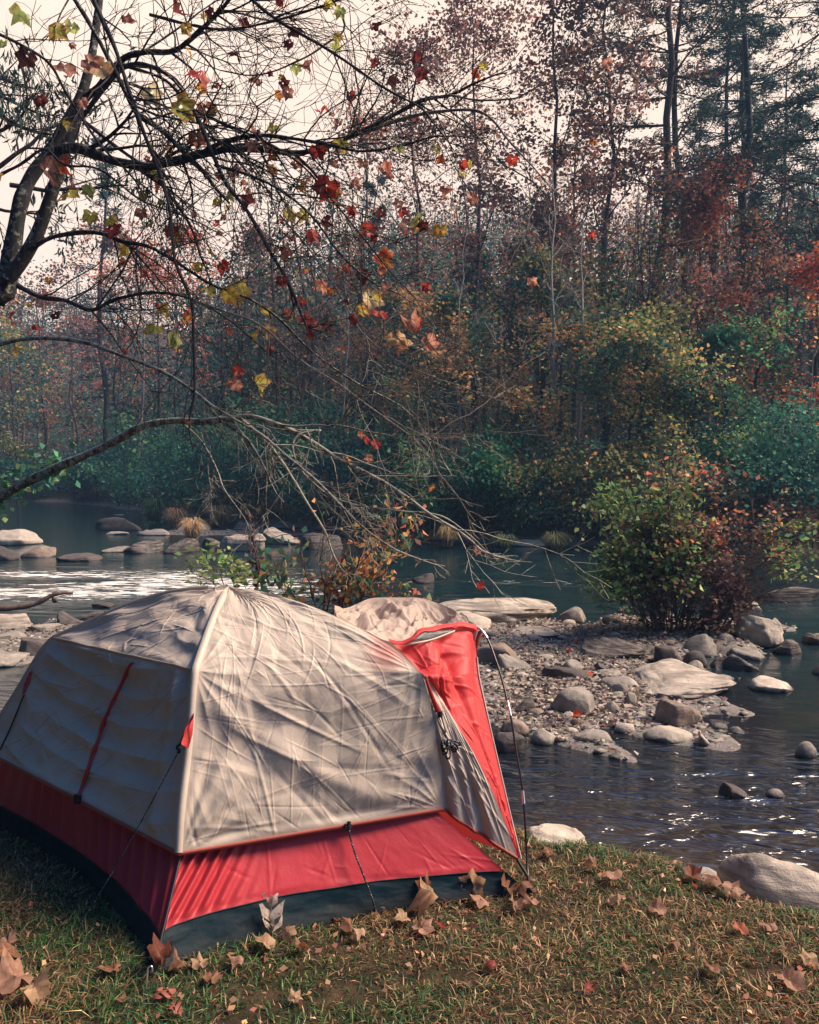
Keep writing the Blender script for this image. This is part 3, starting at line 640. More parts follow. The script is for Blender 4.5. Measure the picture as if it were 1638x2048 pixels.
# guy line of the near ridge, running down to the left
g0 = kn + np.array([-.004, 0, -.03]); g1 = Pz(150, 1866, 0.0); g0b = g0
P = np.array([g0 + (g1 - g0) * s_ + np.array([0, 0, -0.02 * sin(pi * s_)]) for s_ in np.linspace(0, 1, 24)])
tb = Tubes(); tb.add(P, 0.0026, 5); ob('guy_line', *tb.data(), CORD, tent)
# cord from the middle of the right hem to the ground
q0 = on_surf(697, 1658, .01); q1 = Pz(752, 1826, 0.0)
pp = [q0, Pd(702, 1680, q0[1] - .01), Pd(712, 1712, (q0[1] * .7 + q1[1] * .3) - .02), Pd(729, 1756, (q0[1] * .4 + q1[1] * .6) - .02), Pd(745, 1800, q1[1] - .01), q1]
tb = Tubes(); tb.add(catmull(pp, 6), 0.0042, 6); ob('guy_line', *tb.data(), CORD, tent)
tb = Tubes()
for k in range(5): c0 = q0 + rng.normal(0, .006, 3) * [1, .4, 1]; tb.add(catmull([c0, c0 + [.012, -.006, .004], c0 + [.004, -.008, -.016], c0 + [-.01, -.004, -.004]], 4), .0042, 6)
ob('cord_knot', *tb.data(), CORD, tent)
# coiled cord hanging on the wing panel
c0 = on_surf(880, 1428, .016, 2); hang = on_surf(893, 1478, .018, 2)
tb = Tubes(); tb.add(catmull([c0, 0.5 * (c0 + hang) + [0.004, 0, 0], hang], 5), .0032, 6)
for (ex, ey, off) in ((884, 1500, 0), (887, 1508, .01), (893, 1516, .016), (899, 1500, .012), (908, 1498, .006), (913, 1492, 0), (905, 1503, .014), (889, 1498, .02)):
    e = on_surf(ex, ey, .024 + off, 2); b_ = on_surf(ex + 6, ey - 6, .03 + off, 2); mid = 0.5 * (hang + e)
    tb.add(catmull([hang, mid + [-.012, -.006, .01], e, b_ + [.004, -.006, 0], hang + [.006, -.004, 0]], 6), .0042, 6)
cc_ = ob('cord_coil', *tb.data(), CORD, tent)
tb = Tubes(); tb.add([c0 + [0, -.004, .012], c0 + [0, -.004, -.012]], .011, 8); tb.add([c0 + [0, -.004, .0125], c0 + [0, -.004, .0126]], [.011, .0001], 8); ob('cord_toggle', *tb.data(), BLACK, cc_)
V, F = ribbon(catmull([on_surf(852, 1358, .01, 2), on_surf(864, 1392, .012, 2), on_surf(873, 1414, .012, 2), on_surf(878, 1424, .012, 2)], 4), np.linspace(.012, .03, 13), np.array([1., -.1, .1]), .003); ob('tie_flap', V, F, REDV, tent)

# inner tent: red lower walls and dark groundsheet, both under the fly
def ground_curve(a, b, sagv, n):   # the groundsheet edge bows inwards between its corners
    s_ = np.linspace(0, 1, n)[:, None]; mid = 0.25 * (N0 + R0 + L0 + B0); inn = nrm((mid - 0.5 * (a + b)) * [1, 1, 0])
    return a * (1 - s_) + b * s_ + inn * (sagv * np.sin(pi * s_) ** 0.7)
def inner_wall(a, b, Ka, Kb, hemline, zt, sagv, sd2, foldfn, n=240):
    G = ground_curve(a, b, sagv, n); G[:, 2] = 0.004
    s_ = np.linspace(0, 1, n)[:, None]
    def pole_at(K, z): i = np.argmax(K[:, 2] >= z); return K[i]
    ctr_ = 0.25 * (N0 + R0 + L0 + B0)
    T_ = hemline.copy(); inn = nrm((ctr_ - T_) * [1, 1, 0]); T_ = T_ + inn * 0.075 + [0, 0, 0.02]
    zb_ = 0.105 + zt * np.sin(pi * np.clip(s_[:, 0], 0, 1) ** 0.7) - 0.02 * s_[:, 0]
    ta = resample(T_, n)
    rows = []; m = 90; uu = np.linspace(0, 1, n)
    for k in range(m):
        f = k / (m - 1); bulge = -0.02 * np.sin(pi * f)
        P = G * (1 - f) + ta * f; P[:, 2] = G[:, 2] * (1 - f) + ta[:, 2] * f
        rows.append(P)
    S = np.array(rows); nn = normals(S)
    fz = (S[:, :, 2]); band = zb_[None, :]
    Ug = uu[None, :] * np.ones((m, 1)) * np.linalg.norm(b - a); Vg = S[:, :, 2]
    S = S + nn * (foldfn(Ug, Vg, uu[None, :] * np.ones((m, 1)), band))[..., None]
    return S, band
def split_band(S, band):
    # returns (floor part, red part) split at height = band, re-gridded per column
    m, n, _ = S.shape; nb = 40; lo = np.zeros((nb, n, 3)); hi = np.zeros((60, n, 3))
    for j in range(n):
        z = S[:, j, 2]; k = np.interp(band[0, j], np.maximum.accumulate(z), np.arange(m))
        for arr, ks in ((lo, np.linspace(0, k, nb)), (hi, np.linspace(k, m - 1, 60))):
            for c in range(3): arr[:, j, c] = np.interp(ks, np.arange(m), S[:, j, c])
    return lo, hi
def fR(U, V, u, band):
    red = smooth((V - band) / .03)
    return red * 0.013 * np.sin((U * 1.0 - V * 0.75) * 88 + 1.2 * noise2(U, V, 5, 2)) * smooth((0.50 - U) / .42) * smooth(U / .03) * (1 - smooth((V - .30) / .1)) + 0.0035 * noise2(U, V, 9, 4) * red \
        + (1 - red) * 0.014 * noise2(U, V * 3.2, 5, 6) * smooth(U / .05) + red * creases(U, V, np.random.default_rng(5), 40, (.001, .003), (.03, .12), (.004, .012))
def fL(U, V, u, band):
    red = smooth((V - band) / .02)
    return red * 0.012 * np.sin(u * 105 + 2.2 * noise2(U, V * .3, 4, 2)) * (0.4 + 0.6 * smooth(.5 + noise2(U, V * .2, 3, 7) * 2)) + (1 - red) * .012 * noise2(U, V * 3, 5, 5)
SR, bR = inner_wall(N0, Pz(1062, 1791, 0.0), KN, KR, S1[0], 0.012, 0.12, 1, fR)
lo, hi = split_band(SR, bR)
ob('groundsheet', lo.reshape(-1, 3), gridF(*lo.shape[:2]), NAVY, tent, smooth_=True)
inner = ob('inner_wall', hi.reshape(-1, 3), gridF(*hi.shape[:2]), REDF, tent, smooth_=True)
# piping between the red wall and the groundsheet
tb = Tubes(); tb.add(hi[0, ::4] + nrm(CAM - hi[0, ::4]) * .002, .0028, 5); ob('piping', *tb.data(), BLACK, inner)
SL, bL = inner_wall(L0, N0, KL, KN, S2[0], 0.0, 0.14, 2, fL)
lo, hi = split_band(SL, bL)
ob('groundsheet', lo.reshape(-1, 3), gridF(*lo.shape[:2]), NAVY, tent, smooth_=True)
o_ = ob('inner_wall', hi.reshape(-1, 3), gridF(*hi.shape[:2]), REDF, tent, smooth_=True); o_['label'] = 'dark red wall in the shade with vertical folds'
tb = Tubes(); tb.add(hi[0, ::4] + nrm(CAM - hi[0, ::4]) * .002, .0028, 5); ob('piping', *tb.data(), BLACK, o_)
def fz(U, V, u, band): return 0.004 * noise2(U, V, 6, 3)
for a, b, S in ((R0, B0, S3), (B0, L0, S4)):
    SQ, bQ = inner_wall(a, b, None, None, S[0], 0.02, 0.10, 3, fz, 90)
    lo, hi = split_band(SQ, bQ); ob('groundsheet', lo.reshape(-1, 3), gridF(*lo.shape[:2]), NAVY, tent, smooth_=True); ob('inner_wall', hi.reshape(-1, 3), gridF(*hi.shape[:2]), REDF, tent, smooth_=True)
# the poles: near, right, left, back corners, under the fly
for K_, b in ((KN, N0), (KR, R0), (KL, L0), (KB, B0)):
    inn = nrm((A0 - b) * [1, 1, 0]); P = np.vstack([b + inn * .01 + [0, 0, .01], K_[::8] + inn * (0.028 if b is N0 else .10) - [0, 0, .012 if b is N0 else .03]]); tb = Tubes(); tb.add(catmull(P[:3], 4)[:-1], .0055, 8); tb.add(P[2:], .0055, 8); ob('tent_pole', *tb.data(), POLE, tent)

# red vestibule
topd = [(786, 1290, 3.66), (812, 1288, 3.68), (846, 1279, 3.72), (880, 1270, 3.80), (910, 1262, 3.88), (935, 1256, 3.95), (948, 1258, 3.98)]
VT = np.array([Pd(*a) for a in topd])
leftd = np.array([Pd(786, 1290, 3.665), Pd(815, 1316, 3.62), Pd(838, 1346, 3.60)]); leftc = np.vstack([catmull(leftd, 5)[:-1], eg + nrm(CAM - eg) * -0.006]); leftc = resample(leftc, 150)
rightd = [(948, 1258, 3.98), (952, 1300, 3.93), (957, 1350, 3.86), (968, 1402, 3.79), (982, 1465, 3.72), (997, 1530, 3.65), (1012, 1595, 3.58), (1026, 1655, 3.52), (1041, 1716, 3.475)]
rightc = resample(catmull([Pd(*a) for a in rightd], 5), 150)
nu = 140; uu = np.linspace(0, 1, nu); topc = resample(catmull(VT, 5), nu); botc = leftc[-1][None] * (1 - uu[:, None]) + rightc[-1][None] * uu[:, None]
vv = np.linspace(0, 1, 150)
S6 = (1 - uu)[None, :, None] * leftc[:, None] + uu[None, :, None] * rightc[:, None] + (1 - vv)[:, None, None] * topc[None] + vv[:, None, None] * botc[None] - ((1 - uu)[None, :, None] * (1 - vv)[:, None, None] * topc[0] + uu[None, :, None] * (1 - vv)[:, None, None] * topc[-1] + (1 - uu)[None, :, None] * vv[:, None, None] * botc[0] + uu[None, :, None] * vv[:, None, None] * botc[-1])
n6 = normals(S6); n6 *= np.sign((n6[40, 70] @ nrm(CAM - S6[40, 70])))
ug, vg = np.meshgrid(uu, vv); Ug = ug * .4 * (1 - .7 * vg); Vg = vg * .95
e6 = smooth(ug / .06) * smooth((1 - ug) / .05) * smooth(vg / .03)
h6 = 0.020 * np.sin((ug - .1) * 11 + vg * 3 + 1.5 * noise2(Ug, Vg, 3, 3)) * smooth((.5 - vg) / .4) + creases(Ug, Vg, rng, 90, (.002, .006), (.03, .1), (.004, .014)) + 0.03 * facets(Ug, Vg, 12, 21, rng) * smooth((ug - .3) / .3) \
     - 0.022 * np.exp(-((ug - .52 + .1 * vg) / .06) ** 2) * smooth(vg / .1) - 0.016 * np.exp(-(((vg - .20) - .3 * (ug - .5) ** 2 * 4 + .1) / .02) ** 2) * smooth((.7 - ug) / .2)
S6 = S6 + n6 * (h6 * e6)[..., None]
ves = ob('vestibule', S6.reshape(-1, 3), gridF(150, nu), REDV, tent, smooth_=True)
# far side wall of the vestibule running back to the rear of the tent
rc2 = rightc.copy(); far_c = np.array([0.35 * rc2[i] + 0.65 * np.array([B0[0] * .45 + R0[0] * .55, B0[1] * .45 + R0[1] * .55, rc2[i][2] * .85]) for i in range(len(rc2))])
S7 = patch(rc2 + [0.004, 0.006, 0], far_c, 30); ob('side_panel', S7.reshape(-1, 3), gridF(150, 30), REDV, ves, smooth_=True)
# pale edge binding and rolled red brow with its grey lining
V, F = ribbon(rightc[20:] + [0.002, -.003, 0], .007, np.array([1., 0, 0]), .003); ob('binding', V, F, FLY, ves)
def strip(top, bot, n=90, bul=0.02, m=16, seed=0, amp=.006):
    a = resample(catmull([Pd(*q) for q in top], 5), n); b = resample(catmull([Pd(*q) for q in bot], 5), n); s_ = np.linspace(0, 1, m)[:, None, None]
    S = a[None] * (1 - s_) + b[None] * s_; S[..., 1] -= bul * np.sin(pi * s_[..., 0]); g = np.meshgrid(np.linspace(0, 1, n), np.linspace(0, .2, m)); S[..., 2] += amp * noise2(g[0], g[1], 9, seed); S[..., 1] += 2 * amp * noise2(g[0], g[1], 11, seed + 2); return S
S = strip([(776, 1277, 3.66), (800, 1282, 3.66), (822, 1274, 3.66), (838, 1258, 3.70), (862, 1254, 3.76), (895, 1247, 3.84), (925, 1244, 3.92), (950, 1249, 3.97), (957, 1256, 3.99)],
          [(782, 1284, 3.64), (806, 1288, 3.64), (826, 1280, 3.64), (842, 1267, 3.68), (865, 1264, 3.74), (895, 1260, 3.82), (925, 1257, 3.90), (944, 1260, 3.94), (950, 1266, 3.97)], bul=.02, seed=4)
ob('brow', S.reshape(-1, 3), gridF(*S.shape[:2]), REDV, ves, smooth_=True)
LIN = fabric('grey lining', (0.16, 0.17, 0.17), 0.0, .6)
S = strip([(822, 1280, 3.655), (845, 1266, 3.69), (870, 1263, 3.75), (897, 1260, 3.83)], [(808, 1289, 3.655), (835, 1281, 3.66), (868, 1276, 3.74), (906, 1262, 3.84)], bul=.008, seed=8, amp=.003); ob('lining', S.reshape(-1, 3), gridF(*S.shape[:2]), LIN, ves, smooth_=True)
V, F = ribbon(catmull([Pd(806, 1290, 3.64), Pd(838, 1285, 3.655), Pd(868, 1278, 3.72), Pd(909, 1262, 3.83)], 5), .009, np.array([0, 0.2, 1.]), .003); ob('binding', V, F, FLY, ves)
V, F = ribbon(catmull([Pd(952, 1262, 3.95), Pd(949, 1276, 3.95), Pd(946, 1292, 3.96)], 4), np.linspace(.02, .004, 9), np.array([1., 0, 0]), .003); ob('binding', V, F, FLY, ves)
V, F = ribbon(catmull([Pd(958, 1262, 3.97), Pd(955, 1285, 3.96), Pd(950, 1312, 3.95)], 4), np.linspace(.03, .004, 9), np.array([1., .2, 0]), .003); ob('strap', V, F, TRIM, ves)
# crumpled beige fly bunched behind the vestibule
fr = [(676, 1228, 3.70), (705, 1248, 3.69), (735, 1263, 3.68), (762, 1278, 3.67), (790, 1284, 3.68), (818, 1280, 3.70), (842, 1264, 3.74), (880, 1255, 3.85), (915, 1250, 3.93), (948, 1252, 3.985)]
bk = [(668, 1220, 4.05), (696, 1215, 4.15), (716, 1207, 4.22), (745, 1196, 4.3), (800, 1195, 4.3), (840, 1196, 4.28), (875, 1206, 4.22), (905, 1219, 4.15), (930, 1236, 4.07), (951, 1250, 4.0)]
a = resample(catmull([Pd(*q) for q in fr], 6), 200); b = resample(catmull([Pd(*q) for q in bk], 6), 200); s_ = np.linspace(0, 1, 110)
S8 = a[None] * (1 - s_)[:, None, None] + b[None] * s_[:, None, None]
g = np.meshgrid(np.linspace(0, 1, 200), s_ * .7)
hh = 1.3 * facets(g[0], g[1], 3.0, 31, rng) + 0.022 * (1 - np.abs(noise2(g[0], g[1], 6, 5)) * 4) + creases(g[0], g[1], rng, 90, (.008, .022), (.04, .2), (.012, .035)) - .02
hh = hh + 0.045 * np.exp(-((g[0] - .2) / .10) ** 2 - ((g[1] - .3) / .2) ** 2)
S8[..., 2] += hh * np.sin(pi * s_)[:, None] ** .6 - 0.05 * (np.sin(pi * s_) ** 1)[:, None] * smooth((g[0] - .45) / .2)
S8[..., 1] += 0.5 * (hh * np.sin(pi * s_)[:, None])
ob('bunched_fly', S8.reshape(-1, 3), gridF(*S8.shape[:2]), FLYI, tent, smooth_=True)
bk_drop = b.copy(); bk_drop[:, 2] -= .5; bk_drop[:, 1] += .12; S9 = patch(b, bk_drop, 20); ob('bunched_fly', S9.reshape(-1, 3), gridF(200, 20), FLYI, tent, smooth_=True)
# brow pole with silver ferrules
bpix = [(943, 1250, 3.98), (952, 1253, 3.98), (966, 1264, 3.96), (978, 1284, 3.93), (990, 1316, 3.88), (1002, 1352, 3.83), (1013, 1395, 3.77), (1023, 1440, 3.71), (1032, 1500, 3.65), (1041, 1550, 3.60), (1047, 1598, 3.56), (1051, 1660, 3.52), (1054, 1720, 3.49)]
bpts = [Pd(*q) for q in bpix] + [Pz(1058, 1778, 0.01)]; bc = catmull(bpts, 6)
tb = Tubes(); tb.add(bc, .0052, 8); bp_ = ob('brow_pole', *tb.data(), POLE, tent)
for lo_, hi_ in ((1253, 1277), (1400, 1432), (1578, 1608)):
    q = proj(bc)[:, 1]; sel = bc[(q >= lo_) & (q <= hi_)]
    if len(sel) < 2: continue
    tb = Tubes(); tb.add(sel, .0066, 10); ob('ferrule', *tb.data(), SILV, bp_)
# foot: second black strut, webbing and stakes
ft = Pz(1058, 1782, 0.01)
tb = Tubes(); tb.add([Pd(1032, 1700, 3.50), Pd(1036, 1722, 3.48), ft + [-.004, 0, .06], ft], [.006, .007, .007, .009], 8); tb.add([Pz(1040, 1787, .01), ft], .006, 6); tb.add([Pd(1003, 1703, 3.56), Pd(1018, 1703, 3.50)], .004, 6); tb.add([ft + [-.012, 0, .03], ft + [.014, -.01, -.0]], .007, 6)
ob('pole_foot', *tb.data(), BLACK, tent)
tb = Tubes(); s0 = Pz(291, 1985, 0.0); tb.add([s0 + [.004, .02, .075], s0 + [0, 0, .0], s0 + [-.004, -.01, -.05]], .0034, 8); tb.add(catmull([s0 + [.004, .02, .075], s0 + [.016, .02, .08], s0 + [.018, .02, .062]], 3), .0034, 6); ob('stake', *tb.data(), SILV, tent)
tb = Tubes(); tb.add([N0 + [0, 0, .02], s0 + [.004, .02, .06]], .006, 6); ob('webbing_loop', *tb.data(), BLACK, tent)

# ------------------------------------------------------------------ vegetation helpers
def leaf_quads(C, size, rng, col, flat=0.0, asp=0.55, droop=0.0):
    """one folded rhombus per leaf; C centres, col (n,3) own colour of each leaf"""
    n = len(C); size = np.broadcast_to(size, (n,))[:, None]
    d = rng.normal(size=(n, 3)); d[:, 2] = d[:, 2] * (1 - flat) - droop * 1.4; d = nrm(d)
    r = rng.normal(size=(n, 3)); r[:, 2] *= (1 - flat); s = nrm(np.cross(d, nrm(r) + 1e-3)); 
    if flat > 0:
        s = nrm(s * [1, 1, 1 - flat]) 
    nn = np.cross(d, s)
    V = np.stack([C - d * size * .5, C - s * size * asp * .5 + nn * size * .12, C + d * size * .5, C + s * size * asp * .5 + nn * size * .12], 1).reshape(-1, 3)
    F = np.arange(4 * n).reshape(n, 4); return V, F, np.repeat(col, 4, axis=0)
def palette(rng, n, cols, w=None, jit=0.25, P=None, clump=0.0):
    cols = np.array(cols, float); w = np.array(w if w is not None else np.ones(len(cols)), float); w /= w.sum()
    if P is not None and clump > 0:
        x = fbm(P * clump + rng.uniform(0, 40, 3), 2) + rng.normal(0, .12, n); q = np.argsort(np.argsort(x)) / n
        i = np.searchsorted(np.cumsum(w), q).clip(0, len(w) - 1)
    else: i = rng.choice(len(cols), n, p=w)
    return 1.6 * cols[i] * np.exp(rng.normal(0, jit, (n, 1))) * (1 + rng.normal(0, .06, (n, 3))).clip(.6, 1.4)
G1 = [(0.028, 0.11, 0.068), (0.045, 0.16, 0.085), (0.09, 0.22, 0.09), (0.20, 0.29, 0.10)]
PAL = {
 'green': (G1, [4, 3, 2, .6]), 'teal': ([(0.016, 0.070, 0.062), (0.028, 0.105, 0.080), (0.05, 0.15, 0.09)], [3, 3, 1]),
 'gold': ([(0.52, 0.31, 0.13), (0.42, 0.21, 0.09), (0.22, 0.22, 0.08), (0.03, 0.09, 0.06)], [3, 2.5, 2, 4]),
 'olive': ([(0.22, 0.20, 0.07), (0.11, 0.16, 0.06), (0.38, 0.23, 0.09), (0.025, 0.085, 0.06)], [2, 3, 2, 4]),
 'red': ([(0.48, 0.12, 0.065), (0.32, 0.085, 0.06), (0.40, 0.20, 0.08), (0.05, 0.08, 0.06)], [3, 2, 2, 4]),
 'rust': ([(0.36, 0.13, 0.075), (0.16, 0.08, 0.065), (0.05, 0.065, 0.055), (0.44, 0.22, 0.11)], [3, 2.5, 4, 1]),
 'brown': ([(0.15, 0.075, 0.062), (0.21, 0.115, 0.09), (0.09, 0.05, 0.052), (0.28, 0.13, 0.085)], [4, 3, 3, 1]),
 'dark': ([(0.012, 0.030, 0.030), (0.02, 0.045, 0.04), (0.03, 0.06, 0.05)], [3, 3, 1]),
 'pine': ([(0.010, 0.024, 0.026), (0.018, 0.040, 0.036), (0.03, 0.055, 0.045)], [3, 3, 1]),
}
def branch(tb, rng, p, d, ln, r, lev, P, ends, k=5):
    n = max(3, int(5 + 2 * (lev == 0))); pts = [p]; d = nrm(d); seg = ln / n
    for i in range(n):
        d = nrm(d + rng.normal(0, P['wob'], 3) + np.array([0, 0, P['up'][min(lev, len(P['up']) - 1)]]) * seg)
        pts.append(pts[-1] + d * seg)
    pts = np.array(pts); rad = r * np.linspace(1, .35, n + 1)
    tb.add(pts, rad, k if lev < 1 else (4 if lev < 2 else 3))
    if lev >= P['lev'] - 1: ends.append(pts); 
    if lev < P['lev']:
        m = P['n'][lev]
        for j in range(m):
            t_ = rng.uniform(.25, 1.0) * n; i = min(int(t_), n - 1); q = pts[i] + (pts[i + 1] - pts[i]) * (t_ - i)
            dd = nrm(pts[i + 1] - pts[i]); s = nrm(np.cross(dd, rng.normal(size=3))); a = rng.uniform(*P['ang'])
            branch(tb, rng, q, dd * cos(a) + s * sin(a), ln * rng.uniform(.38, .62), rad[i] * .55, lev + 1, P, ends, k)
def tree(kind, px, d, ytop, wpx, pal, label, ybot=None, cat='tree', group='trees on the far bank', seed=0, nleaf=7000, leaf=0.12, bark_=None, lean=0.0, name=None, tr=None, bare=0.4, wob=.16, up=None, flatc=0.0, zbase=None, dens=1.0):
    """px,ytop,wpx: where the crown stands in the photograph's pixels at distance d"""
    rng = np.random.default_rng(seed + int(px) * 3 + int(d * 7))
    if group == 'bushes along the far shore' or cat == 'sapling':
        d = max(d, float(np.interp(Pd(px, 930, d)[0], FEX, FEY)) + .5)
    x = Pd(px, 930, d)[0]; zb = float(H(np.array([x]), np.array([d]))[0]) - .05 if zbase is None else zbase
    ht = Pd(px, ytop, d)[2] - zb; wd = wpx / FPX * d; base = np.array([x, d, zb]); tb = Tubes(); ends = []
    tr = tr or ht * .009 + .03; nt_ = 14
    if kind in ('oak', 'pine', 'hemlock', 'bare', 'pale'):
        s_ = np.linspace(0, 1, nt_); tw = np.cumsum(rng.normal(0, .006 if kind != 'bare' else .012, (nt_, 2)), 0) * ht
        T = np.stack([tw[:, 0] + lean * ht * s_, tw[:, 1], ht * s_], 1); T[0] = 0
        tb.add(T, tr * (1 - .86 * s_), 8)
        def at(f): return np.array([np.interp(f, s_, T[:, c]) for c in range(3)])
        rr = lambda f: tr * (1 - .86 * f)
    if kind in ('oak', 'bare', 'pale'):
        P = dict(wob=wob, up=up or (.10, .05, 0), lev=2, n=(6, 4), ang=(.4, 1.1)); nb = int((15 if kind == 'oak' else 12) * dens)
        for j in range(nb):
            f = bare + (1 - bare) * (j + rng.random()) / nb; az = rng.uniform(0, 2 * pi); prof = np.sin(pi * np.clip((f - bare) / (1 - bare), .05, .97) ** .75) ** .6
            el = rng.uniform(.2, .8) + .5 * f
            branch(tb, rng, at(f), np.array([cos(az) * cos(el), sin(az) * cos(el), sin(el)]), max(.5, wd * .55 * prof * rng.uniform(.7, 1.1)), rr(f) * .5, 0, P, ends)
    elif kind == 'pine':
        P = dict(wob=.08, up=(.04, .02), lev=1, n=(7,), ang=(.4, .9)); nb = int(16 * dens)
        for j in range(nb):
            f = bare + (.98 - bare) * (j + .3 * rng.random()) / nb
            for q in range(rng.integers(2, 5)):
                az = rng.uniform(0, 2 * pi); el = rng.uniform(-.18, .22) + .5 * max(0, f - .8)
                branch(tb, rng, at(f), np.array([cos(az), sin(az), el]), wd * .5 * (1.15 - f * .8) * rng.uniform(.5, 1.1), rr(f) * .32 + .01, 0, P, ends, 4)
    elif kind == 'hemlock':
        P = dict(wob=.08, up=(-.06, -.1), lev=1, n=(6,), ang=(.4, .9))
        for j in range(40):
            f = bare + (.98 - bare) * j / 40; az = rng.uniform(0, 2 * pi)
            branch(tb, rng, at(f), np.array([cos(az), sin(az), rng.uniform(-.1, .2)]), wd * .52 * (1 - f * .85) * rng.uniform(.7, 1.1), rr(f) * .3 + .008, 0, P, ends, 4)
    else:  # shrub: many stems from the ground
        P = dict(wob=wob, up=up or (.05, 0, 0), lev=2, n=(6, 4), ang=(.3, .9)); ns = int(13 * dens)
        for j in range(ns):
            az = rng.uniform(0, 2 * pi); o_ = rng.uniform(0, .16 * wd); sp_ = rng.uniform(0, 1)
            reach = np.array([cos(az) * sp_ * wd * .40 + lean * ht, sin(az) * sp_ * min(wd, 3.0) * .4, ht * rng.uniform(.55, .92) * (1.05 - .35 * sp_)])
            branch(tb, rng, np.array([cos(az) * o_, sin(az) * o_, 0]), reach, np.linalg.norm(reach), tr * rng.uniform(.35, .8), 0, P, ends)
    root = empty(name or {'oak': 'broadleaf_tree', 'pine': 'pine_tree', 'hemlock': 'hemlock_tree', 'bare': 'bare_tree', 'pale': 'bare_tree', 'shrub': 'shrub', 'bareshrub': 'bare_shrub'}[kind], base, label, cat, group)
    V, F = tb.data(); zz = V[:, 2].max(); 
    if kind in ('oak', 'bare', 'shrub', 'bareshrub') and zz > ht * 1.02: V[:, 2] *= ht / zz; ends = [e * [1, 1, ht / zz] for e in ends]
    k_ = dict(smooth_=True)
    o = link('stems' if 'shrub' in kind else 'trunk', mesh('trunk', V, F, bark_ or BARK, smooth_=True), root)
    if nleaf:
        E = np.array([e[i] for e in ends for i in range(1, len(e))]) if kind in ('pine', 'hemlock') else np.array([e[i] for e in ends for i in range(len(e) // 2, len(e))])
        C = E[rng.integers(0, len(E), nleaf)]; sg = {'pine': .16, 'hemlock': .16}.get(kind, .20 + .012 * wd); sg *= min(1, d / 14)
        keep = smooth(.58 + 2.6 * fbm(C * 0.9 + rng.uniform(0, 50, 3), 3)) > rng.random(nleaf) * .95; C = C[keep]
        C = C + rng.normal(0, sg, C.shape) * [1, 1, .35 if kind == 'pine' else (.55 if flatc else .8)]
        if kind in ('pine', 'hemlock'): V, F, c = leaf_quads(C, leaf * rng.uniform(.8, 1.6, len(C)), rng, palette(rng, len(C), *PAL[pal]), .5, .22)
        else: V, F, c = leaf_quads(C, leaf * rng.uniform(.6, 1.35, len(C)), rng, palette(rng, len(C), *PAL[pal], P=C, clump=.8), .35 + flatc, .7, droop=.1)
        V[:, 2] = np.maximum(V[:, 2], .02)
        link('crown' if 'shrub' not in kind else 'foliage', mesh('crown', V, F, LEAF, col=c), root)
    return root

# tall trees standing in front of the sky at the right
PINES = [
 (1322, 34, -420, 520, 'tallest pine, its straight trunk crossing the sky right of centre', dict(bare=.42, lean=-.01)),
 (1352, 38, -260, 330, 'slender pine trunk close behind the tallest pine', dict(bare=.55, dens=.6)),
 (1452, 36, -350, 560, 'dark pine with broad flat branches, second large trunk from the right edge', dict(bare=.40)),
 (1486, 40, -150, 320, 'thin pine just right of the broad flat branched one', dict(bare=.5, dens=.7)),
 (1550, 42, 120, 260, 'shorter dark pine in the gap near the right edge', dict(bare=.35)),
 (1630, 30, -350, 520, 'massive dark pine cut by the right edge of the view', dict(bare=.30, dens=1.3)),
 (1410, 44, -60, 260, 'thin pine stem half way between the two big pines', dict(bare=.6, dens=.5)),
]
for a in PINES:
    tree('pine', a[0], a[1], a[2], a[3], 'pine', a[4], nleaf=15000, leaf=.20, bark_=BARKB if a[0] == 1322 else BARK, group='pines at the right', **a[5])
tree('hemlock', 955, 44, 450, 200, 'dark', 'dark blue-green evergreen standing alone in the middle of the wood', nleaf=15000, leaf=.22, bare=.08)
tree('hemlock', 750, 60, 330, 170, 'dark', 'slim dark evergreen behind the hanging branches', nleaf=9000, leaf=.26, bare=.15)
tree('hemlock', 1600, 46, 300, 260, 'dark', 'dark evergreen filling the shade at the right edge', nleaf=14000, leaf=.24, bare=.05)
tree('hemlock', 220, 62, 240, 150, 'dark', 'far evergreen top showing through the gap between the big limbs', nleaf=7000, leaf=.28, bare=.2)
# brown-leaved tall trees, sky between the leaves
for a in [(1075, 36, -220, 420, 'brown', 'tall brown-leaved tree with sky sparkling between its leaves', 11500, -.01),
          (1210, 34, -160, 360, 'brown', 'rust-brown tree whose crown almost touches the tallest pine', 10000, 0),
          (945, 42, -60, 380, 'brown', 'brown-leaved tree at the top centre behind the thin branches', 10000, 0),
          (835, 46, 60, 340, 'brown', 'pinkish brown tree left of the top centre one', 8500, .01),
          (700, 52, 200, 300, 'rust', 'rusty tree glimpsed through the hanging branches', 7000, 0),
          (1150, 40, 250, 260, 'rust', 'shorter rust tree under the tall brown-leaved crowns', 6000, 0)]:
    tree('oak', a[0], a[1], a[2], a[3], a[4], a[5], nleaf=int(a[6] * .95), leaf=.20, lean=a[7], bare=.30, tr=.16)
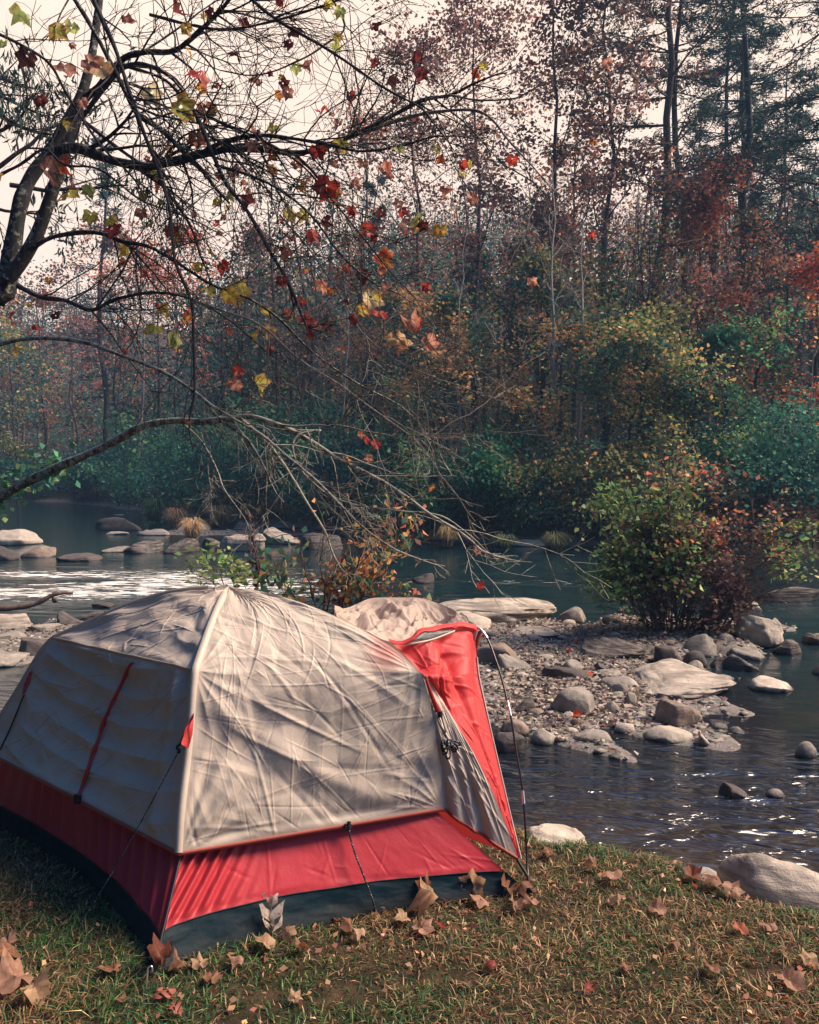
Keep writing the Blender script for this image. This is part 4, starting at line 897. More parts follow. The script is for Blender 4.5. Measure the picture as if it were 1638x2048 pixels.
# understorey and maples on the far bank
for i, a in enumerate([
 (1390, 33, 330, 360, 'rust', 'red-orange maple spreading below the pines', 12000, .14, .25),
 (1275, 30, 430, 280, 'olive', 'olive tree leaning in front of the tallest pine trunk', 9000, .13, .2),
 (1500, 31, 420, 260, 'rust', 'muted red maple deep in the shade at the right', 9000, .13, .2),
 (1615, 27, 500, 200, 'red', 'bright red and orange maple at the right edge', 7000, .12, .2),
 (1080, 31, 520, 260, 'olive', 'olive-gold tree right of the lone evergreen', 9500, .13, .2),
 (905, 30, 575, 330, 'gold', 'golden tree with layered branches reaching left', 10500, .12, .25),
 (1120, 28, 600, 330, 'gold', 'golden-orange tree with flat layers in the middle of the bank', 10500, .115, .25),
 (1290, 26, 610, 330, 'olive', 'dull gold and green tree above the dark hollow', 10000, .11, .25),
 (1440, 26, 620, 300, 'green', 'shaded green tree right of the dark hollow', 9500, .11, .2),
 (770, 37, 560, 230, 'gold', 'thin yellowing tree left of the layered golden one', 7000, .13, .25),
 (640, 48, 430, 260, 'rust', 'faded rust tree far back in the left middle', 7000, .17, .25),
 (500, 55, 440, 280, 'brown', 'dull brown tree behind the drooping broken branch', 7000, .19, .25),
 (360, 60, 420, 300, 'red', 'reddish tree on the slope behind the left limbs', 8000, .19, .25),
 (230, 62, 430, 280, 'rust', 'pinkish rust tree on the slope left of the reddish one', 8000, .19, .25),
 (90, 60, 500, 300, 'rust', 'purple-brown tree on the slope by the sycamore trunk', 8000, .19, .25),
 (30, 52, 620, 280, 'olive', 'olive tree low on the left slope', 7000, .17, .2),
 ]):
    tree('oak', a[0], a[1], a[2], a[3], a[4], a[5], nleaf=int(a[6] * 1.15), leaf=a[7] * 1.2, bare=a[8], tr=.11, flatc=.25 if a[4] == 'gold' else 0, up=(.0, 0, 0) if a[4] == 'gold' else None, seed=i)
# bare and dark slender trunks
for i, a in enumerate([
 (1100, 27.5, 330, 150, 'pale', BARKP, 'pale forked dead tree standing out white in the middle'),
 (1138, 27.3, 420, 110, 'pale', BARKP, 'pale leaning stem beside the forked dead tree'),
 (922, 30, 470, 110, 'pale', BARKP, 'thin pale trunk right of centre behind the red leaves'),
 (690, 34, 400, 120, 'pale', BARKP, 'thin grey trunk behind the red hanging leaves'),
 (472, 58, 400, 130, 'pale', BARKP, 'tall pale trunk far back in the left middle'),
 (286, 55, 520, 120, 'pale', BARKP, 'straight pale trunk low on the left slope'),
 (1200, 30, 330, 220, 'bare', BARK, 'dark crooked trunk left of the tallest pine'),
 (1228, 31, 420, 160, 'bare', BARK, 'thin dark twin of the crooked trunk'),
 (1560, 29, 300, 260, 'bare', BARK, 'dark leaning trunk in the shade at the right'),
 (1495, 27, 480, 180, 'bare', BARK, 'dark thin trunk below the right-hand pines'),
 (1010, 33, 560, 150, 'bare', BARK, 'dark stem behind the layered golden trees'),
 (590, 40, 560, 150, 'bare', BARK, 'dark thin trunk in the blue shade left of centre'),
 (735, 32, 640, 150, 'bare', BARK, 'black crooked stub of a trunk near the water left of centre'),
 (420, 46, 600, 160, 'bare', BARK, 'dark thin trunk behind the lowest limb'),
 (150, 52, 600, 180, 'bare', BARK, 'dark trunk on the slope above the far pool'),
 (640, 36, 600, 130, 'bare', BARKT, 'grey leafless sapling above the green bushes'),
 (1366, 26, 560, 140, 'bare', BARK, 'black trunk standing in the dark hollow'),
 ]):
    tree(a[4], a[0], a[1], a[2], a[3], 'brown', a[6], nleaf=0 if a[4] == 'pale' else 900, leaf=.12, bark_=a[5], bare=.35, tr=.10 if a[4] == 'pale' else .09, seed=i + 30, lean=.06 if i in (1, 8) else 0)
# shrubs along the far shore (their feet almost in the water)
for i, a in enumerate([
 (40, 53, 880, 300, 'teal', 'dark bushes at the far left end of the pool', 7000, .15),
 (190, 50, 860, 260, 'teal', 'blue-green bush over the far end of the pool', 7000, .14),
 (300, 40, 800, 260, 'green', 'bright green bush hanging over the water left of the straw tuft', 9000, .12),
 (420, 36, 850, 260, 'teal', 'dark bush behind the midstream ledges', 8000, .11),
 (530, 34, 760, 240, 'green', 'green bush behind the forked hanging twigs', 8500, .11),
 (650, 31, 800, 260, 'teal', 'shady bush behind the brown shrub', 8500, .10),
 (740, 30, 770, 280, 'green', 'large bright green bush in the middle of the far shore', 10000, .10),
 (860, 28, 830, 260, 'green', 'green bush drooping to the water right of the bright one', 9000, .09),
 (985, 27, 840, 240, 'green', 'green bush above the calm blue water', 9000, .09),
 (1060, 27, 860, 170, 'red', 'rust-red shrub between the green shore bushes', 6000, .09),
 (1130, 26, 850, 220, 'olive', 'olive shrub by the shore left of the island bush', 8000, .085),
 (1230, 25, 850, 240, 'olive', 'yellowing shrub behind the island bush', 8000, .085),
 (1350, 24, 830, 260, 'olive', 'mixed green shrub behind the top of the island bush', 8500, .085),
 (1480, 23, 800, 280, 'teal', 'deep green shrub on the right-hand shore', 9000, .085),
 (1600, 22, 780, 260, 'teal', 'dense green shrub at the right edge of the shore', 9000, .085),
 (1420, 21.5, 900, 220, 'rust', 'reddish low shrub right behind the island bush', 6500, .08),
 (1560, 20.5, 930, 220, 'brown', 'brown twiggy shrub low on the right-hand shore', 6500, .08),
 ]):
    tree('shrub', a[0], a[1], a[2], a[3], a[4], a[5], cat='bush', group='bushes along the far shore', nleaf=int(a[6] * 1.2), leaf=a[7] * 1.45, seed=i + 60, tr=.05, zbase=-.55)
for i, a in enumerate([(875, 25.5, 740, 200, 'leafless grey shrub in front of the drooping green bush'), (1170, 23.5, 800, 200, 'leafless pinkish shrub left of the dark hollow'), (700, 27, 860, 160, 'leafless grey twigs low over the middle shore')]):
    tree('bareshrub', *a[:4], 'brown', a[4], cat='bush', group='bushes along the far shore', nleaf=250, leaf=.07, bark_=BARKT, tr=.035, seed=i + 90, wob=.12, dens=.7)
tree('bare', 1583, 19, 600, 190, 'gold', 'grey sapling with a few pale yellow leaves at the right', nleaf=260, leaf=.11, bark_=BARKT, tr=.035, bare=.4, wob=.12, cat='sapling')
tree('bare', 1500, 18.5, 730, 160, 'gold', 'slanting grey sapling left of the yellow-leaved one', nleaf=150, leaf=.10, bark_=BARKT, tr=.022, bare=.3, lean=-.25, cat='sapling')

# the wood behind: one mass of far trunks and leaves on the slope
rng = np.random.default_rng(77)
tb = Tubes(); LC = []; LS = []; LCOL = []
for k in range(420):
    d = rng.uniform(42, 135); x = rng.uniform(-.62, .62) * d
    yf = np.interp(x, FEX, FEY)
    if d < yf + 9: continue
    z = float(H(np.array([x]), np.array([d]))[0]); h_ = rng.uniform(8, 14) * (1 if x > 0 else 1.05)
    tb.add([[x, d, z - .3], [x + rng.normal(0, .3), d, z + h_ * .5], [x + rng.normal(0, .5), d, z + h_]], [.16, .11, .03], 4)
    for j in range(5):
        f = rng.uniform(.35, .9); a_ = rng.uniform(0, 2 * pi); tb.add([[x, d, z + h_ * f], [x + 2 * cos(a_), d + 2 * sin(a_), z + h_ * f + rng.uniform(.3, 1.5)]], [.05, .015], 3)
    n = 520; c = rng.normal(0, 1, (n, 3)) * [1.7, 1.7, h_ * .20] + [x, d, z + h_ * rng.uniform(.5, .68)]
    pk = rng.choice(['rust', 'brown', 'teal', 'olive', 'red', 'dark'], p=[.14, .20, .34, .08, .04, .20]); LC.append(c); LCOL.append(palette(rng, n, *PAL[pk])); LS.append(np.full(n, .26))
for k in range(900):   # low growth under the trees
    x = rng.uniform(-45, 34); yf = np.interp(x, FEX, FEY); d = yf + rng.uniform(1.0, 34)
    z = float(H(np.array([x]), np.array([d]))[0]); n = 110; c = rng.normal(0, 1, (n, 3)) * [.9, .9, .55] + [x, d, z + .8]
    pk = rng.choice(['teal', 'dark', 'green', 'brown', 'rust'], p=[.42, .28, .18, .08, .04]); LC.append(c); LCOL.append(palette(rng, n, *PAL[pk])); LS.append(np.full(n, .17))
C = np.concatenate(LC); V, F, c = leaf_quads(C, np.concatenate(LS), rng, np.concatenate(LCOL), .3, .7)
tag(link('woodland', mesh('woodland', V, F, LEAF, col=c)), 'mass of autumn trees covering the slope behind', 'woodland', kind='stuff')
V, F = tb.data(); tag(link('woodland_trunks', mesh('woodland_trunks', V, F, BARKB, smooth_=True)), 'thin trunks of the wood on the slope', 'woodland', kind='stuff')

# ------------------------------------------------------------------ sycamore overhanging the tent
def maple(lobes=5, oak=False, n=40):
    """outline of a lobed leaf, unit length, stem at the origin, tip at +y; returns verts, quads/tris"""
    if not oak:
        key = [(-90, .30), (-66, .60), (-44, .66), (-24, .84), (-10, .74), (4, .68), (16, .82), (30, 1.02), (40, .84), (50, .80), (60, .68), (70, .76), (79, .86), (90, 1.12)]
        A = [a for a, r in key] + [180 - a for a, r in key[-2:0:-1]]; Rr = [r for a, r in key] + [r for a, r in key[-2:0:-1]]
        P = np.array([[cos(RAD(a)) * r * .62, .36 + sin(RAD(a)) * r * .62] for a, r in zip(A, Rr)]); c0 = np.array([0, .34])
        rings = [1, .55, .12]; k = len(P); V = np.concatenate([c0 + (P - c0) * q for q in rings])
    else:
        key = [(0, .012), (.15, .03), (.25, .14), (.36, .20), (.36, .15), (.27, .06), (.38, .045), (.50, .16), (.68, .28), (.69, .21), (.55, .09), (.57, .055), (.68, .07), (.84, .17), (.90, .15), (.82, .08), (.80, .045), (.92, .05), (1.0, .015)]
        Rr = [(x, y) for y, x in key]; P = np.array(Rr + [(-x, y) for x, y in Rr[::-1]]); k = len(P)
        mid = P * [.02, 1]; half = P * [.5, 1]; V = np.concatenate([P, half, mid])
    V3 = np.c_[V, np.zeros(len(V))]; F = []
    for r in range(2):
        for i in range(k): j = (i + 1) % k; F.append([r * k + i, r * k + j, (r + 1) * k + j, (r + 1) * k + i])
    if not oak:
        return V3, np.array(F), k
    return V3, np.array(F), k
MV, MF, MK = maple()
def oak_leaf():
    V = []; F = []; ys = [0, .12, .2, .3, .4, .5, .6, .7, .8, .9, 1.0]; hw = [.010, .022, .05, .065, .045, .05, .06, .045, .045, .04, .012]
    for y, w_ in zip(ys, hw): V += [[-w_, y, 0], [w_, y, 0]]
    F += [[2 * i, 2 * i + 1, 2 * i + 3, 2 * i + 2] for i in range(len(ys) - 1)]
    for sgn in (-1, 1):
        for (i0, tx, ty, ww) in ((1, .25, .46, .035), (4, .34, .80, .045), (7, .22, 1.02, .035)):
            a = V[2 * i0 + (sgn > 0)]; b = V[2 * (i0 + 2) + (sgn > 0)]; k = len(V); t0 = np.array([tx * sgn, ty, 0]); 
            for f in (.45, .8, 1.0):
                c = (1 - f) * .5 * (np.array(a) + np.array(b)) + f * t0; c[0] += sgn * .05 * sin(pi * f); w_ = (1 - f) * .05 + ww * sin(pi * min(f, .95)) * 1.0 + .006; V += [list(c + [w_ * .5 * sgn, -w_, 0]), list(c + [-w_ * .5 * sgn, w_, 0])]
            F += [[2 * i0 + (sgn > 0), k, k + 1, 2 * (i0 + 2) + (sgn > 0)], [k, k + 2, k + 3, k + 1], [k + 2, k + 4, k + 5, k + 3]]
    return np.array(V, float), np.array(F), 0
OV, OF, OK_ = oak_leaf()
def curl(V, rng, a=.5):
    V = V.copy(); c1, c2, tw = rng.normal(0, a), rng.normal(.3, a), rng.normal(0, a)
    V[:, 2] += c1 * V[:, 0] ** 2 * 2 + c2 * .5 * (V[:, 1] - .3) ** 2 + tw * V[:, 0] * (V[:, 1] - .3) + .10 * a * np.sin(V[:, 0] * 14 + rng.uniform(0, 6)) + .12 * a * np.sin(V[:, 1] * 9 + rng.uniform(0, 6))
    V[:, 0] *= 1 - .35 * min(1, abs(c1)); return V
def lobed_leaves(P, size, rng, cols, down=0.8, a=.6):
    Vs = []; Fs = []; Cs = []
    for i in range(len(P)):
        V = curl(MV, rng, a); y = nrm(np.array([rng.normal(0, .5), rng.normal(0, .4), -1 * down + rng.normal(0, .35)])); x = nrm(np.cross(y, rng.normal(0, 1, 3) * [.5, 1, .3] + np.array([0, -.9, .5]))); z = np.cross(x, y)
        Vs.append(P[i] + (V[:, :1] * x + V[:, 1:2] * y + V[:, 2:] * z) * size[i]); Fs.append(MF + i * len(MV))
        c = np.array(cols[i]); rr = np.r_[np.full(MK, 1.), np.full(MK, .45), np.full(MK, .0)]; blot = (vn(V * 5 + rng.uniform(0, 50, 3)) > .5)[:, None] 
        c2 = c[1]; Cs.append(np.where((rr[:, None] + rng.normal(0, .25, (len(rr), 1)) > .7) | (blot & (rng.random() < .4)), c2, c[0]))
    return np.concatenate(Vs), np.concatenate(Fs), np.concatenate(Cs)
LCX = {'Y': ((.68, .66, .14), (.55, .30, .07)), 'G': ((.44, .58, .20), (.60, .60, .18)), 'O': ((.82, .46, .08), (.62, .10, .05)), 'R': ((.60, .09, .06), (.36, .04, .04)),
       'D': ((.22, .045, .045), (.12, .03, .035)), 'P': ((.60, .32, .24), (.42, .15, .11)), 'K': ((.62, .58, .36), (.60, .36, .18))}
rng = np.random.default_rng(101)
SB = np.array([-3.75, 5.5, float(H(np.array([-3.75]), np.array([5.5]))[0]) - .1])
syc = empty('sycamore_tree', SB, 'mottled sycamore at the left with red and yellow leaves on long branches over the tent', 'tree')
trunk = Tubes(); nodes = []      # nodes: points branches can grow from, used later for hanging leaves
def px_line(pts, d0, d1): n = len(pts); return np.array([Pd(p[0], p[1], d0 + (d1 - d0) * i / (n - 1)) for i, p in enumerate(pts)])
def limb(pts, d0, d1, r0, r1, mat, sub=1.0, part='limb', wob=.012, kidlen=.75, nkid=9, skip=.12, down=-.25):
    C = catmull(px_line(pts, d0, d1), 5); n = len(C); C = C + np.cumsum(rng.normal(0, wob * .2, C.shape), 0) * .3
    s_ = np.linspace(0, 1, n); rad = .82 * (r0 + (r1 - r0) * s_) / 2 / FPX * C[:, 1]
    rad = rad * (1 + .10 * np.sin(s_ * 40 + rng.uniform(0, 6)) + rng.normal(0, .05, n)); tb = Tubes(); tb.add(C, rad, 9)
    cam_x = np.array([1., 0, 0])
    def twig(p, d, ln, r, lev):
        n_ = max(4, int(ln / .07)); pts_ = [p]; d = nrm(d); k1 = rng.normal(0, .06, 3)
        for i in range(n_):
            d = nrm(d + rng.normal(0, .13, 3) + k1 + np.array([.012, 0, down * .09 + (.05 if i > n_ * .6 else 0)])); pts_.append(pts_[-1] + d * ln / n_)
        pts_ = np.array(pts_); tb.add(pts_, np.linspace(r * 1.15, max(.0015, r * .4), n_ + 1), 5 if r > .004 else 3)
        for q in pts_[2::2]: nodes.append(q)
        if lev < 2:
            for j in range(rng.integers(3, 6) if lev == 0 else rng.integers(1, 4)):
                i = rng.integers(1, n_); dd = nrm(pts_[i + 1] - pts_[i]); s = nrm(np.cross(dd, rng.normal(size=3) * [.4, 1.6, .4])); a = rng.uniform(.4, 1.0)
                twig(pts_[i], dd * cos(a) + s * sin(a), ln * rng.uniform(.3, .6), max(.0014, r * .5), lev + 1)
    for j in range(int(nkid * sub * (0.75 if mat in (BARKT, BARKL) else 1.45))):
        i = int((skip + (1 - skip) * rng.random()) * (n - 2)); dd = nrm(C[i + 1] - C[i]); s = nrm(np.cross(dd, rng.normal(size=3) * [.5, 1.6, .5])); a = rng.uniform(.5, 1.2)
        twig(C[i], dd * cos(a) + s * sin(a) + np.array([.15, 0, down * .6]), kidlen * rng.uniform(.5, 1.15), max(.002, rad[i] * rng.uniform(.25, .5)), 0)
    if sub: twig(C[-1], C[-1] - C[-3], kidlen * .5, rad[-1], 0)
    for q in C[n // 4::3]: nodes.append(q)
    ob(part, *tb.data(), mat, syc, smooth_=True)
T_ = catmull(np.vstack([[SB + [0, 0, 0], SB + [.25, -.05, .6], SB + [.65, -.12, 1.3]], px_line([(-40, 640), (8, 585), (22, 515), (36, 430), (48, 385), (66, 348), (100, 302), (136, 240), (166, 180), (184, 110), (194, 40), (203, -30), (215, -140)], 5.2, 5.6)]), 5)
n_ = len(T_); rad = np.interp(np.linspace(0, 1, n_), [0, .18, .35, .55, 1], [.14, .088, .052, .040, .018]); tb = Tubes(); tb.add(T_, rad * (1 + .06 * np.sin(np.linspace(0, 60, n_))), 14)
C = catmull(px_line([(14, 560), (45, 520), (74, 468), (94, 415), (112, 360), (124, 312), (146, 262), (158, 215)], 5.15, 5.3), 5); tb.add(C, np.linspace(.043, .031, len(C)), 12)
ob('trunk', *tb.data(), BARKS, syc, smooth_=True)
LB = [
 ([(98, 318), (120, 300), (160, 298), (212, 319), (262, 331), (304, 335), (352, 322), (410, 310), (470, 302), (535, 304), (600, 309), (662, 292), (722, 268), (790, 235), (850, 205), (900, 196)], 5.2, 4.9, 26, 8, BARKS, dict(nkid=20)),
 ([(300, 335), (380, 318), (440, 285), (500, 270), (560, 272), (640, 285), (720, 300), (800, 290), (870, 270)], 5.1, 4.6, 14, 4, BARKS, dict(nkid=16)),
 ([(160, 205), (200, 168), (245, 118), (290, 104), (350, 100), (400, 60), (440, 20), (480, -30)], 5.4, 5.0, 18, 8, BARKS, dict(nkid=12)),
 ([(165, 235), (205, 180), (250, 135), (300, 132), (352, 162), (385, 215), (408, 262), (425, 305), (455, 370), (500, 430), (540, 500), (574, 556)], 5.4, 4.6, 12, 9, BARK, dict(nkid=9)),
 ([(60, 500), (100, 476), (150, 465), (200, 466), (245, 482), (292, 490), (335, 512), (385, 545), (430, 572), (500, 598), (560, 640), (620, 700), (700, 760), (780, 800)], 5.1, 4.6, 12, 4, BARKS, dict(nkid=14)),
 ([(36, 572), (80, 594), (130, 602), (182, 622), (222, 604), (262, 592), (320, 585), (390, 600), (460, 640), (520, 690)], 5.1, 4.8, 12, 4, BARK, dict(nkid=10)),
 ([(-30, 700), (4, 686), (60, 677), (122, 678), (182, 688), (242, 710), (302, 732), (352, 757), (392, 786), (424, 812), (466, 836), (520, 868), (570, 910), (630, 960), (690, 1020), (740, 1065), (790, 1098)], 5.1, 4.3, 11, 5, BARKL, dict(nkid=10, kidlen=.55, skip=.4)),
 ([(-90, 1080), (-20, 1010), (22, 980), (70, 955), (122, 930), (182, 905), (232, 880), (282, 852), (340, 842), (400, 843), (452, 838), (502, 833), (562, 852), (622, 882), (682, 920), (742, 950), (802, 985), (862, 1030), (922, 1065), (962, 1100)], 5.4, 4.2, 26, 5, BARKL, dict(nkid=22, kidlen=.6, skip=.45)),
 ([(480, 836), (530, 880), (570, 930), (612, 1000), (650, 1060), (668, 1110)], 4.75, 4.5, 9, 4, BARKL, dict(nkid=8, kidlen=.4)),
 ([(360, 843), (400, 880), (430, 930), (446, 975), (470, 1010)], 4.9, 4.7, 6, 3, BARKL, dict(nkid=6, kidlen=.35)),
 ([(560, 850), (600, 862), (640, 862), (600, 870), (585, 900), (610, 950), (660, 990), (720, 1010), (800, 1020), (880, 1030), (940, 1070)], 4.7, 4.3, 7, 3, BARKL, dict(nkid=12, kidlen=.4)),
 ([(120, -40), (150, 0), (198, 80), (242, 165), (276, 230), (310, 250), (345, 280), (376, 314)], 4.9, 5.0, 10, 12, BARKS, dict(nkid=7)),
 ([(170, -40), (196, 20), (232, 100), (262, 190), (298, 290), (322, 350), (340, 420), (345, 480), (352, 530), (380, 600), (386, 690), (388, 780)], 4.8, 4.7, 11, 6, BARK, dict(nkid=12)),
 ([(245, 130), (330, 160), (382, 215), (440, 245), (520, 280), (600, 330), (662, 400), (720, 470), (775, 540), (830, 600)], 5.3, 4.5, 8, 3, BARK, dict(nkid=13)),
 ([(470, -40), (505, 0), (560, 45), (640, 92), (700, 130), (760, 172), (840, 215)], 5.0, 4.6, 9, 5, BARK, dict(nkid=12)),
 ([(640, -40), (690, 50), (650, 90), (600, 120), (520, 150), (440, 140)], 5.2, 4.9, 6, 3, BARK, dict(nkid=9)),
 ([(300, 30), (380, 50), (460, 60), (560, 40), (650, 10), (730, -20)], 5.1, 4.8, 8, 4, BARK, dict(nkid=12)),
 ([(165, 240), (220, 285), (280, 330), (330, 380), (372, 440), (388, 474)], 5.3, 4.9, 9, 6, BARK, dict(nkid=7)),
 ([(430, 330), (500, 350), (560, 380), (622, 430), (680, 508), (740, 562), (800, 590)], 4.9, 4.4, 8, 3, BARKS, dict(nkid=12)),
 ([(720, 270), (800, 240), (880, 225), (950, 225), (985, 245), (1020, 290), (1065, 340), (1110, 390)], 4.8, 4.4, 9, 3, BARKT, dict(nkid=12)),
 ([(850, 200), (900, 190), (960, 200), (1030, 195), (1080, 170), (1130, 160)], 4.8, 4.5, 6, 2.5, BARKT, dict(nkid=9)),
 ([(380, 600), (440, 620), (520, 650), (600, 720), (680, 770), (760, 830), (830, 880), (870, 930)], 4.8, 4.4, 6, 2.5, BARKT, dict(nkid=12)),
 ([(560, 430), (620, 500), (680, 590), (720, 660), (790, 720), (880, 760)], 4.7, 4.3, 5, 2.5, BARKT, dict(nkid=12)),
 ([(-20, 60), (40, 90), (100, 130), (140, 200), (200, 290), (250, 340)], 4.6, 4.9, 8, 5, BARK, dict(nkid=7)),
 ([(-20, 360), (40, 330), (90, 300), (130, 330), (200, 340), (280, 400), (360, 430)], 5.0, 4.8, 8, 4, BARK, dict(nkid=8)),
]
for a in LB: limb(a[0], a[1], a[2], a[3], a[4], a[5], **a[6])
nodes = np.array(nodes); npx = proj(nodes)
HL = """115,60,35,Y 145,55,24,G 35,22,34,G 12,95,24,G 60,115,28,D 130,145,34,P 165,130,27,P 218,145,42,K 290,187,34,K 345,220,42,Y 403,165,38,R 397,180,25,O 355,50,32,D 520,158,22,O 410,218,30,P 398,275,27,P 85,345,46,P 120,330,28,O 142,400,34,Y 182,432,24,Y 5,360,30,Y 175,378,24,G 290,390,22,Y 145,365,20,P 515,297,24,P 510,415,26,D 545,310,20,O 625,300,26,R 690,290,24,Y 570,430,24,Y 600,432,22,Y 665,375,40,R 660,385,28,O 650,440,24,D 620,470,24,R 740,460,30,R 755,520,32,O 740,555,28,D 215,465,24,R 330,460,22,R 250,498,22,Y 360,475,20,Y 405,540,26,Y 435,540,20,R 640,570,26,P 605,605,18,R 465,580,34,Y 448,592,28,Y 430,600,22,Y 375,633,26,O 333,620,24,Y 308,663,30,Y 343,676,28,G 520,625,18,Y 745,595,36,K 722,620,22,Y 760,635,26,R 520,666,22,Y 545,661,22,K 615,650,26,R 645,665,24,P 605,640,20,R 543,695,16,D 478,742,18,R 475,772,30,P 510,770,32,Y 820,658,38,P 790,683,38,K 845,650,24,R 850,688,32,P 845,440,34,G 843,455,24,O 880,460,24,Y 815,455,26,P 925,330,18,R 915,350,16,Y 880,380,20,P 940,395,22,P 760,345,28,P 550,340,20,O 850,573,18,R 70,655,14,R 60,615,14,Y 22,640,20,R 38,703,16,Y 105,635,16,D 375,845,11,P 755,890,16,R 735,915,14,P 480,45,18,D 655,5,20,Y 683,22,20,G 590,60,20,D 475,120,22,D 740,55,20,D 790,160,24,D 830,110,22,D 850,145,20,D 700,190,18,R 680,250,18,P 320,350,18,Y 462,345,24,P 490,385,18,P 560,560,18,D 780,580,16,P 805,700,18,P 460,660,14,P 690,920,12,O 735,880,14,R 865,975,12,O 690,700,16,P 590,90,18,D 620,130,18,P 555,170,18,D 430,30,20,D 240,60,22,P 78,200,20,D 100,560,12,O 640,230,20,R 730,330,18,P 610,370,18,O 580,330,18,P 700,420,20,R 800,410,18,P 770,430,20,D 690,540,16,O 560,500,16,R 960,1100,14,P 445,470,14,P""".split()
LP = []; LSZ = []; LC_ = []; tw = Tubes()
def hang(px, py, spx, code, lift=1.0):
    d2 = (npx[:, 0] - px) ** 2 + ((npx[:, 1] - (py - spx * .55)) ** 2); i = d2.argmin(); nd_ = nodes[i]; top = Pd(px + rng.normal(0, 2), py - spx * .55, nd_[1] + rng.normal(0, .02))
    LP.append(top); LSZ.append(1.4 * spx / FPX * nd_[1]); LC_.append(LCX[code]); midp = 0.5 * (nd_ + top) + [0, 0, .01]; tw.add(catmull([nd_, midp, top], 3), .0014, 3)
for s in HL:
    a = s.split(','); hang(float(a[0]), float(a[1]), float(a[2]), a[3])
for k in range(125):   # smaller ones scattered among the twigs
    i = rng.integers(0, len(nodes)); p = npx[i]
    if p[1] > 720 or p[0] < -60: 
        if rng.random() < .93: continue
    hang(p[0] + rng.normal(0, 8), p[1] + rng.uniform(8, 24), rng.uniform(10, 20), rng.choice(['D', 'R', 'P', 'Y', 'O', 'G'], p=[.14, .18, .26, .18, .14, .10]))
V, F, c = lobed_leaves(LP, LSZ, rng, LC_); TV, TF = tw.data(); ob('foliage', np.vstack([V, TV]), np.vstack([F, TF + len(V)]), BIGLEAF, syc, col=np.vstack([c, np.tile((.16, .10, .07), (len(TV), 1))]), smooth_=True)
# ivy on the lowest limb at the left edge
C = np.array([Pd(rng.uniform(-60, 130), 0, 5.4) for _ in range(260)]); q = rng.uniform(0, 1, 260); lp = px_line([(-90, 1080), (-20, 1010), (22, 980), (70, 955), (122, 930)], 5.4, 5.2); 
C = np.stack([np.interp(q, np.linspace(0, 1, 5), lp[:, k]) for k in range(3)], 1) + rng.normal(0, .05, (260, 3)) * [1, 1, 1.2] + [0, 0, .0]
V, F, c = leaf_quads(C, rng.uniform(.03, .06, 260), rng, palette(rng, 260, *PAL['green']), .3, .8); ob('ivy_foliage', V, F, LEAFG, syc, col=c)

# tree with dark hanging seed keys behind the sycamore
seedt = empty('seed_bearing_tree', (-5.2, 9.6, -.6), 'tree with dark drooping seed clusters against the sky at upper left', 'tree')
tb = Tubes(); tb.add(catmull([[-5.6, 9.6, -.7], [-5.5, 9.6, 2], [-5.3, 9.6, 4.4], [-5.1, 9.7, 6.2]], 4), np.linspace(.12, .03, 13), 8)
ends = []; P = dict(wob=.14, up=(-.12, -.2, -.2), lev=2, n=(6, 5), ang=(.4, 1.0))
for (bx, by, tx, ty) in [(20, 160, 90, 200), (-30, 110, 60, 130), (30, 330, 220, 300), (-10, 250, 120, 290), (60, 210, 150, 320), (-30, 380, 80, 420), (-20, 60, 40, 150), (80, 350, 250, 380)]:
    a = Pd(bx - 60, by + 20, 9.6); b = Pd(tx, ty, 9.5); branch(tb, rng, a, b - a, np.linalg.norm(b - a), .03, 0, P, ends, 5)
ob('trunk', *tb.data(), BARK, seedt, smooth_=True)
E = np.concatenate(ends); q = proj(E); E = E[(q[:, 0] < 275)]; C = E[rng.integers(0, len(E), 900)] + rng.normal(0, .10, (900, 3)); V, F, c = leaf_quads(C, rng.uniform(.08, .15, 900), rng, palette(rng, 900, *PAL['dark']), 0, .24, droop=1.6); ob('seed_clusters', V, F, LEAF, seedt, col=c)

